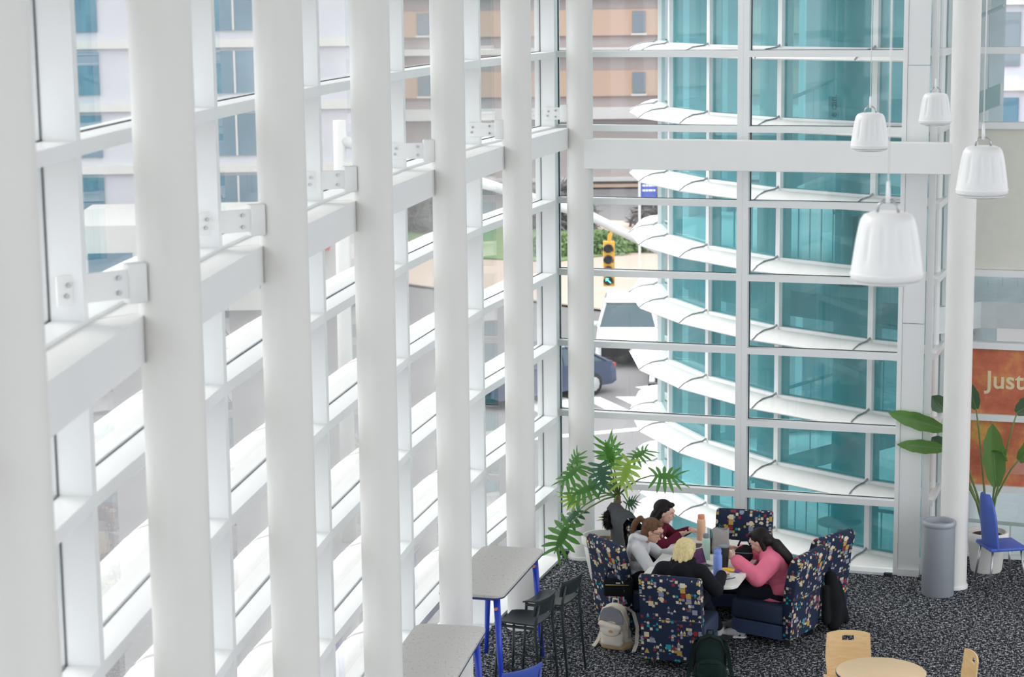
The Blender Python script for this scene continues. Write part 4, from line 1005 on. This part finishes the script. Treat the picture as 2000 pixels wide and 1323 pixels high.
# ================================================================ plants
def leafm(n, a, b_, rough=.35):
    m = mat(n, a, rough, var=.0); nt_ = m.node_tree; b = nt_.nodes['Principled BSDF']; t = nt_.nodes.new('ShaderNodeTexCoord'); no = nt_.nodes.new('ShaderNodeTexNoise'); no.inputs['Scale'].default_value = 9
    mx = nt_.nodes.new('ShaderNodeMix'); mx.data_type = 'RGBA'; mx.inputs[6].default_value = (*a, 1); mx.inputs[7].default_value = (*b_, 1)
    nt_.links.new(t.outputs['Object'], no.inputs['Vector']); nt_.links.new(no.outputs['Fac'], mx.inputs[0]); nt_.links.new(mx.outputs[2], b.inputs['Base Color'])
    return translucent(m, [min(1, x*1.8) for x in b_], .3)
M['leaf_a'] = leafm('philodendron_green', (.05, .17, .035), (.12, .30, .06)); M['leaf_b'] = leafm('lime_green', (.20, .36, .04), (.34, .48, .09)); M['leaf_c'] = leafm('dark_green', (.03, .10, .05), (.06, .17, .09))
M['stem'] = mat('stem_green', (.16, .24, .07), .5, var=.2); M['bark'] = mat('leaf_scarred_trunk', (.22, .15, .09), .9, var=.5, vscale=30, bump=.8)
def lobed_leaf(a, tip, hw, m, parent, crown, up=V((0, 0, 1))):
    a = V(a); tip = V(tip); d = (tip-a); L_ = d.length*1.15; d.normalize(); view = (CAM-a).normalized()
    n = (view*.75+up*.65+V((random.uniform(-.3, .3), random.uniform(-.3, .3), 0))); n = (n-d*n.dot(d)).normalized(); s = d.cross(n)
    bm = nb()
    def P(u, v): # v along, u across (metres)
        return a+d*(v*L_)+s*u+n*(-.10*L_*v*v-.9*u*u/max(hw, .01)*.35)
    mid_ = [bm.verts.new(P(0, v)) for v in [i/8 for i in range(9)]]
    for side in (-1, 1):
        wl_ = [bm.verts.new(P(side*(.006+.035*math.sin(PI*min(1, i/8+.15))), i/8)) for i in range(9)]
        for i in range(8): bm.faces.new((mid_[i], mid_[i+1], wl_[i+1], wl_[i]))
        for i in range(6):
            v = -.04+i*.165; ln = hw*(.55+.62*math.sin(PI*min(1, (i+1.2)/7)))*random.uniform(.88, 1.1); fw = (-.45+.24*i)*hw
            w0 = .085*L_*1.1; ex, ey = ln, fw/L_
            def Q(t, o): return P(side*(ex*t), v+ey*t*(1+.35*t)+o*w0/L_)
            row = [(0, .9), (.3, .85), (.62, .95), (.85, .6), (1, .06)]
            up_ = [bm.verts.new(Q(t, w)) for t, w in row]; dn = [bm.verts.new(Q(t, -w)) for t, w in row]
            for q in range(4): bm.faces.new((up_[q], up_[q+1], dn[q+1], dn[q]))
    lf = obj('leaf', bm, parent, m, smooth='all')
    mdl = crown.lerp(a, .55)+V((0, 0, .06))
    bm = nb(); tube(bm, [crown, crown.lerp(mdl, .5)+V((0, 0, .02)), mdl, a.lerp(mdl, .4)+V((0, 0, .015)), a+d*.02], [.011, .009, .0075, .0065, .005], 7); obj('petiole', bm, lf, 'stem', smooth='all')
pt = thing('potted_philodendron', 'split-leaf philodendron in a white pot by the corner column', 'potted plant', (0, 0, 0))
pc = (.80, -1.08, 0)
bm = nb(); lathe(bm, [(0, .0), (.135, 0), (.145, .02), (.185, .20), (.212, .37), (.23, .385), (.236, .40), (.238, .45), (.231, .468), (.212, .47), (.205, .44), (.203, .41), (0, .405)], 40, pc); obj('pot', bm, pt, 'ceramic', smooth=40)
bm = nb(); lathe(bm, [(.202, .408), (.10, .425), (0, .43)], 20, pc); obj('soil', bm, pt, 'soil')
cr = V((.949, -1.1, .90))
bm = nb(); tube(bm, [(.89, -1.1, .41), (.915, -1.1, .55), (.925, -1.1, .70), (.945, -1.1, .84), cr+V((0, 0, .03))], [.036, .032, .034, .036, .020], 12)
for i in range(26):
    z = .50+.015*i; a = i*2.4; c = V((.905+.04*(z-.45)/.45, -1.1, z)); o_ = V((math.cos(a), math.sin(a), 0)); tube(bm, [c+o_*.02, c+o_*.052+V((0, 0, .02))], [.012, .004], 5)
obj('trunk', bm, pt, 'bark', smooth=50)
for i, (a, b, w_) in enumerate([((0.905, -1.15, 1.245), (0.874, -1.25, 1.461), 0.13), ((1.09, -1.0, 1.287), (1.192, -0.9, 1.351), 0.12), ((0.578, -1.25, 1.21), (0.423, -1.35, 1.074), 0.13),
    ((0.498, -1.2, 1.178), (0.553, -1.2, 1.325), 0.09), ((0.832, -1.35, 1.249), (0.916, -1.5, 1.089), 0.12), ((1.13, -1.35, 1.304), (1.101, -1.5, 1.127), 0.13), ((1.367, -1.1, 1.13), (1.55, -1.05, 1.131), 0.15),
    ((0.781, -1.4, 1.056), (0.596, -1.5, 0.989), 0.13), ((0.594, -1.35, 0.767), (0.455, -1.45, 0.649), 0.12), ((0.53, -1.5, 0.64), (0.434, -1.6, 0.42), 0.15), ((1.073, -1.2, 0.843), (1.153, -1.2, 0.885), 0.07),
    ((0.939, -1.3, 0.752), (0.873, -1.35, 0.706), 0.08), ((0.547, -1.3, 0.831), (0.472, -1.3, 0.933), 0.1), ((0.777, -1.0, 1.284), (0.85, -0.95, 1.385), 0.11)]):
    lobed_leaf(a, b, w_, ('leaf_a', 'leaf_a', 'leaf_a', 'leaf_a', 'leaf_c', 'leaf_b', 'leaf_a', 'leaf_a', 'leaf_c', 'leaf_a', 'leaf_c', 'leaf_b', 'leaf_b', 'leaf_c')[i], pt, cr)

def paddle(a, tip, hw, m, parent, root, flop=0.):
    a = V(a); tip = V(tip); d = tip-a; L_ = d.length; d.normalize(); view = (CAM-a).normalized(); n = (view-d*view.dot(d)).normalized(); s = d.cross(n)
    bm = nb(); secs = []
    for i in range(13):
        v = i/12; w_ = hw*(math.sin(PI*min(1, .06+v*.94))**.65 if v < .97 else .05)
        row = []
        for u in (-1, -.66, -.33, 0, .33, .66, 1):
            p = a+d*(v*L_)+s*(u*w_*(1+.06*math.sin(i*1.9+u*2)))+n*(.25*abs(u)*w_)-V((0, 0, flop*L_*v*v))
            if u > 0 and flop: p -= V((0, 0, abs(u)*w_*.6))
            row.append(p)
        secs.append(row)
    sweep(bm, secs, closed=False, cap=False); lf = obj('leaf', bm, parent, m, smooth='all')
    bm = nb(); tube(bm, [a+d*(L_*i/6)-n*.004-V((0, 0, flop*L_*(i/6)**2)) for i in range(7)], [.009-.001*i for i in range(7)], 6); obj('midrib', bm, lf, 'stem', smooth='all')
    r = V(root); m_ = r.lerp(a, .5)+V((0, 0, .10)); bm = nb(); tube(bm, [r, r.lerp(m_, .5)+V((0, 0, .06)), m_, a.lerp(m_, .4)+V((0, 0, .03)), a+d*.01], [.014, .012, .010, .009, .007], 8); obj('stalk', bm, lf, 'stem', smooth='all')
bp_ = thing('potted_strelitzia', 'large-leaved plant in a white planter in the recess on the right', 'potted plant', (0, 0, 0)); rc = (4.50, .33, 0)
bm = nb(); lathe(bm, [(0, 0), (.15, 0), (.16, .02), (.19, .30), (.215, .33), (.22, .40), (.21, .42), (.19, .42), (.185, .38), (0, .37)], 36, rc); obj('pot', bm, bp_, 'ceramic', smooth=40)
bm = nb(); lathe(bm, [(.184, .375), (0, .40)], 20, rc); obj('soil', bm, bp_, 'soil')
M['leaf_d'] = leafm('strelitzia_green', (.05, .16, .04), (.13, .26, .06)); M['leaf_e'] = leafm('strelitzia_dark', (.05, .10, .06), (.08, .15, .08))
for a, b, w_, m, fl_ in (((4.09, -.08, 1.55), (3.54, -.22, 1.725), .085, 'leaf_d', .0), ((4.10, -.07, 1.35), (3.634, -.22, 1.40), .07, 'leaf_d', .0), ((4.596, .1, .95), (4.542, .1, 1.60), .115, 'leaf_d', 0), ((4.60, .14, 1.25), (4.66, .05, 1.42), .08, 'leaf_d', .5),
    ((4.36, .3, 1.70), (4.28, .2, 2.0), .07, 'leaf_e', 0), ((4.774, .1, 1.72), (5.0, .1, 1.9), .09, 'leaf_e', 0), ((4.06, .15, 1.70), (3.93, .12, 1.85), .09, 'leaf_e', 0), ((4.08, .12, 1.30), (3.94, .12, 1.42), .08, 'leaf_e', 0), ((4.80, .25, 1.2), (5.1, .2, 1.5), .10, 'leaf_d', 0)):
    paddle(a, b, w_, m, bp_, (4.50+random.uniform(-.06, .06), .33+random.uniform(-.05, .05), .36), fl_)

# ================================================================ things on and around the table
ZT = .7005
def bottle(label, x, y, m, lid, h=.235, r=.036, handle=False):
    t = thing('water_bottle', label, 'bottle', (x, y, ZT), group='drink bottles on the table')
    bm = nb(); lathe(bm, [(0, 0), (r*.93, 0), (r, .006), (r, h*.74), (r*.93, h*.80), (r*.80, h*.84), (0, h*.84)], 28); obj('body', bm, t, m, smooth=40)
    bm = nb(); lathe(bm, [(0, h*.84), (r*.78, h*.84), (r*.80, h*.86), (r*.80, h*.96), (r*.70, h), (0, h)], 28); l = obj('lid', bm, t, lid, smooth=40)
    if handle:
        bm = nb(); tube(bm, [(-r*.8, 0, h*.93), (-r*.6, 0, h*1.06), (r*.6, 0, h*1.06), (r*.8, 0, h*.93)], .006, 8); obj('handle', bm, l, lid, smooth='all')
M['b_peach'] = mat('peach_powder_coat', (.80, .50, .33), .45); M['b_orange'] = mat('orange_lid', (.72, .28, .16), .45); M['b_mint'] = mat('mint_powder_coat', (.42, .62, .52), .45); M['b_grey'] = mat('grey_lid', (.20, .23, .25), .5); M['b_blue'] = mat('periwinkle_powder_coat', (.20, .30, .72), .45)
bottle('peach water bottle with an orange lid at the far end of the table', 1.98, -1.82, 'b_peach', 'b_orange', .25, .042)
bottle('mint green water bottle with a grey lid', 2.18, -2.48, 'b_mint', 'b_grey', .245, .037)
bottle('periwinkle blue water bottle nearest the camera', 2.41, -3.02, 'b_blue', 'b_blue', .25, .040, True)
t = thing('tumbler', 'tall black tumbler beside the blue water bottle', 'tumbler', (2.40, -2.70, ZT))
bm = nb(); lathe(bm, [(0, 0), (.034, 0), (.037, .01), (.046, .17), (.046, .195), (0, .195)], 28); obj('body', bm, t, 'black', smooth=40)
bm = nb(); lathe(bm, [(.047, .193), (.048, .20), (.045, .207), (0, .207)], 28); obj('lid', bm, t, 'b_grey', smooth=40)
# laptops
M['alu'] = mat('laptop_aluminium', (.42, .43, .45), .35, .6); M['screen'] = mat('screen_picture', (.10, .04, .10), .2, var=.9, vscale=14)
def laptop(label, x, y, rz, ang, w_=.30, d_=.20):
    t = thing('laptop', label, 'laptop', (x, y, ZT), rz, 'laptops on the table')
    bm = nb(); prism(bm, rrect(w_, d_, .012, 3), 0, .012); b = obj('base', bm, t, 'alu')
    bm = nb(); box(bm, -w_*.42, w_*.42, -.02, d_*.38, .0122, .0135); obj('keyboard', bm, b, 'black')
    m = Matrix.Translation((0, d_/2, .012)) @ Matrix.Rotation(-ang, 4, 'X')
    bm = nb(); box(bm, -w_/2, w_/2, -.004, .004, 0, d_*.98, m); l = obj('lid', bm, t, 'alu')
    bm = nb(); box(bm, -w_*.47, w_*.47, -.0055, -.0042, .012, d_*.93, m); obj('display', bm, l, 'screen')
laptop('open laptop with its screen showing, behind the blond head', 2.235, -2.80, math.radians(58), math.radians(20), .22, .16)
laptop('grey laptop in front of the person in maroon', 1.97, -2.13, math.radians(-88), math.radians(62), .28, .19)
# bags on the table
M['paper'] = mat('grey_paper_bag', (.36, .35, .34), .8, var=.15, bump=.4, bscale=25); M['fab_black'] = cloth('black_nylon', (.010, .011, .013)); M['fab_green'] = cloth('dark_green_nylon', (.012, .026, .024)); M['canvas'] = cloth('cream_canvas', (.78, .71, .60)); M['tan'] = mat('tan_leather', (.50, .34, .18), .6); M['zip'] = mat('brass_zip', (.6, .48, .2), .4, .5)
t = thing('lunch_bag', 'crumpled grey lunch bag with a black side on the table', 'bag', (2.26, -2.24, ZT), .25)
secs = []
for z, a, b in ((0, .085, .055), (.06, .088, .058), (.13, .085, .045), (.19, .080, .022), (.235, .084, .008)):
    secs.append([V((a*math.cos(q)*(1+.05*math.sin(5*q+z*40)), b*math.sin(q)*(1+.12*math.sin(3*q+z*60)), z+(.015*math.cos(3*q) if z > .2 else 0))) for q in [2*PI*i/24 for i in range(24)]])
bm = nb(); sweep(bm, secs); obj('body', bm, t, 'paper', smooth=60)
bm = nb(); prism(bm, [(-.04, 0), (.05, 0), (.03, .19), (0, .23), (-.03, .18)], -.003, .003); obj('side_panel', bm, t, 'fab_black', loc=(-.092, 0, .0), rot=(PI/2, 0, PI/2))
bm = nb(); tube(bm, [(-.06, .01, .22), (-.03, .0, .27), (.02, 0, .275), (.05, .01, .225)], .005, 6); obj('strap', bm, t, 'fab_black', smooth='all')
t = thing('black_bag', 'round black bag on the table in front of the person in pink', 'bag', (2.545, -2.53, ZT), .1)
obj('body', blob([('e', (0, 0, .082), (.092, .075, .082)), ('e', (.02, 0, .125), (.065, .055, .055))], .008, 'fab_black', 3), t)
bm = nb(); tube(bm, [(-.05, 0, .165), (-.03, 0, .215), (.04, 0, .22), (.07, 0, .165)], .010, 8); obj('handle', bm, t, 'fab_black', smooth='all')
bm = nb(); tube(bm, [(-.095, -.03, .11), (-.05, -.078, .12), (.05, -.078, .12), (.095, -.03, .11)], .003, 6); obj('zip', bm, t, 'b_grey', smooth='all')
t = thing('snack_packet', 'yellow and purple snack packet by the black tumbler', 'packet', (2.47, -2.83, ZT), -.35)
M['yellow'] = mat('yellow_foil', (.80, .50, .03), .35); M['purple'] = mat('purple_foil', (.16, .03, .22), .35)
bm = nb(); ball(bm, (0, 0, .016), (.075, .032, .016), 20, 10); obj('wrapper', bm, t, 'yellow', smooth='all')
bm = nb(); ball(bm, (.085, .01, .014), (.032, .028, .014), 14, 8); obj('label_end', bm, t, 'purple', smooth='all')
t = thing('pen', 'dark pen lying on the table near the writing hand', 'pen', (2.54, -3.07, ZT+.005), .9)
bm = nb(); tube(bm, [(-.06, 0, 0), (.045, 0, 0), (.06, 0, 0)], [.0045, .0045, .0015], 8); obj('barrel', bm, t, 'ink_blue', smooth='all')
bm = nb(); box(bm, -.058, -.02, -.001, .001, .004, .007); obj('clip', bm, t, 'steel')
bm = nb(); prism(bm, rrect(.21, .28, .003, 2), 0, .002); tag(obj('paper_sheet', bm, None, 'sign_white', loc=(2.44, -2.98, ZT), rot=(0, 0, -.2)), 'white sheet of paper under the writing hand', 'paper')
t = thing('phone', 'dark phone on the table by the gesturing hand', 'phone', (1.93, -1.99, ZT), .6)
bm = nb(); prism(bm, rrect(.07, .145, .01, 3), 0, .008); obj('case', bm, t, 'black')
bm = nb(); prism(bm, rrect(.064, .138, .008, 3), .0082, .009); obj('display', bm, t, 'car_glass')

# black shoulder bag on the chair of the person in grey
t = thing('shoulder_bag', 'black shoulder bag with a brass zip on the seat beside the grey hoodie', 'bag', (1.42, -2.80, .372), math.radians(8))
bm = nb(); box(bm, -.14, .14, -.045, .045, 0, .165); bev(bm, .022, 3); obj('body', bm, t, 'fab_black', smooth=50)
bm = nb(); tube(bm, [(-.12, -.047, .115), (.10, -.047, .12)], .0035, 6); obj('zip', bm, t, 'zip', smooth='all')
bm = nb(); box(bm, -.02, .02, -.048, -.045, .13, .142); obj('tab', bm, t, 'sign_white')
bm = nb(); tube(bm, [(-.13, 0, .15), (-.10, .02, .24), (.04, .03, .25), (.13, 0, .15)], .007, 8); obj('strap', bm, t, 'fab_black', smooth='all')

# backpacks on the floor
def backpack(name, label, loc, rz, m, trim, open_top=False, s=1.):
    t = thing(name, label, 'backpack', loc, rz); T = Matrix.Rotation(.16, 4, 'X')
    q = lambda x, y, z: T @ V((x*s, y*s, z*s))
    body = [('e', q(0, 0, .13), (.15*s, .095*s, .14*s)), ('e', q(0, .0, .25), (.145*s, .09*s, .14*s)), ('e', q(0, .015, .34), (.12*s, .07*s, .09*s)), ('c', q(-.09, 0, .06), q(.09, 0, .06), .065*s, .065*s)]
    obj('body', blob(body, .009, m, 5), t)
    obj('front_pocket', blob([('e', q(0, -.085, .15), (.12*s, .05*s, .10*s)), ('c', q(-.07, -.085, .09), q(.07, -.085, .09), .045*s, .045*s)], .009, m, 4), t)
    bm = nb(); tube(bm, [q(-.10, -.118, .20), q(-.04, -.132, .215), q(.04, -.132, .215), q(.10, -.118, .20)], .004, 6); obj('pocket_zip', bm, t, trim, smooth='all')
    bm = nb(); tube(bm, [q(-.135, -.02, .12), q(-.14, -.045, .28), q(-.09, -.05, .40), q(0, -.045, .435), q(.09, -.05, .40), q(.14, -.045, .28), q(.135, -.02, .12)], .009*s, 8); obj('main_zip', bm, t, trim if not open_top else m, smooth='all')
    if open_top:
        bm = nb(); prism(bm, [(-.11*s, 0), (.11*s, 0), (.115*s, .08*s), (.07*s, .14*s), (0, .16*s), (-.07*s, .14*s), (-.115*s, .08*s)], -.006, .006, Matrix.Translation(q(0, -.075, .27)) @ Matrix.Rotation(PI/2+.12, 4, 'X')); obj('lining', bm, t, 'b_lining')
        obj('flap', blob([('c', q(-.09, -.11, .275), q(.09, -.12, .25), .03, .028), ('e', q(0, -.125, .22), (.10, .025, .06))], .008, m, 4), t)
        bm = nb(); prism(bm, [(-.018, 0), (.018, 0), (.02, .02), (0, .028), (-.02, .02)], 0, .004, Matrix.Translation(q(.02, -.154, .215)) @ Matrix.Rotation(PI/2+.2, 4, 'X')); obj('leather_patch', bm, t, 'tan')
        obj('base_panel', blob([('c', q(-.10, -.01, .045), q(.10, -.01, .045), .062, .062), ('c', q(-.08, -.06, .045), q(.08, -.06, .045), .05, .05)], .009, 'tan', 4), t)
    for sx in (-1, 1):
        bm = nb(); secs = []
        for p_ in [q(sx*.07, .07, .38), q(sx*.13, .13, .30), q(sx*.165, .12, .16), q(sx*.19, .02, .04), q(sx*.20, -.08, .012)]: secs.append([p_+V((dx, 0, dz)) for dx, dz in ((-.018, .004), (.018, .004), (.018, -.004), (-.018, -.004))])
        sweep(bm, secs); obj('shoulder_strap', bm, t, m, smooth=40)
    bm = nb(); tube(bm, [q(-.03, .04, .415), q(-.025, .045, .46), q(.025, .045, .46), q(.03, .04, .415)], .008, 8); obj('grab_loop', bm, t, m, smooth='all')
M['b_lining'] = mat('grey_lining', (.25, .25, .28), .9)
backpack('cream_backpack', 'open cream canvas backpack on the carpet beside the bar stools', (1.50, -3.16, .0), math.radians(-8), 'canvas', 'tan', True, 1.0)
backpack('green_backpack', 'dark green backpack leaning behind the chair of the person in black', (2.52, -3.80, .0), math.radians(12), 'fab_green', 'fab_black', False, .98)

# grey jacket over the far left chair, with a black fur hood
jk = thing('grey_jacket', 'grey jacket with a black fuzzy hood draped over a lounge chair', 'jacket', (*CH['F'][0], 0), CH['F'][1])
M['grey_wool'] = cloth('charcoal_wool', (.13, .14, .15)); M['fur'] = mat('black_fur', (.006, .006, .007), .95, bump=1., bscale=120)
prof = [(-.34, .40), (-.36, .52), (-.39, .64), (-.432, .80), (-.430, .89), (-.38, .945), (-.30, .94), (-.245, .87), (-.205, .74), (-.16, .50)]
secs = []
for i in range(13):
    x = -.31+.62*i/12
    row = [V((x, y+.008*math.sin(9*x+z*14), z-(.04 if j in (0, 9) else 0)*math.sin(7*x)+.012*math.sin(11*x)*(1 if 3 < j < 7 else 0))) for j, (y, z) in enumerate(prof)]
    secs.append(row)
bm = nb(); sweep(bm, secs, closed=False, cap=False); bmesh.ops.solidify(bm, geom=list(bm.faces), thickness=-.012); obj('shell', bm, jk, 'grey_wool', smooth=60)
bm = nb()
random.seed(3)
hc = V((-.20, -.44, .80))
for i in range(700):
    u = V((random.gauss(0, 1), random.gauss(0, 1), random.gauss(0, 1))).normalized(); p_ = hc+V((u.x*.075, u.y*.05, u.z*.085)); e = p_+u*.022+V((random.uniform(-.01, .01),)*3); w_ = u.orthogonal().normalized()*.004
    bm.faces.new([bm.verts.new(p_-w_), bm.verts.new(p_+w_), bm.verts.new(e)])
ball(bm, hc, (.075, .05, .085), 16, 10); f_ = obj('fur_hood', bm, jk, 'fur')
# black coat hanging from the right-hand chairs
ct = thing('black_coat', 'black coat hanging behind the lounge chairs on the right, reaching the carpet', 'coat', (3.30, -2.10, 0), math.radians(62))
obj('body', blob([('c', (0.02, .03, .50), (0, -.02, .30), .06, .085), ('c', (0, -.02, .30), (-.03, -.05, .07), .09, .065), ('e', (.03, -.03, .16), (.14, .06, .16)), ('c', (.10, .0, .42), (.14, -.06, .08), .035, .04), ('c', (-.10, .0, .42), (-.13, -.04, .12), .035, .04)], .010, 'fab_black', 5), ct)
bm = nb(); tube(bm, [(-.02, .03, .52), (0, .035, .60), (.04, .03, .52)], .006, 6); obj('hanging_loop', bm, ct, 'fab_black', smooth='all')
bpy.data.scenes.remove(TMP)
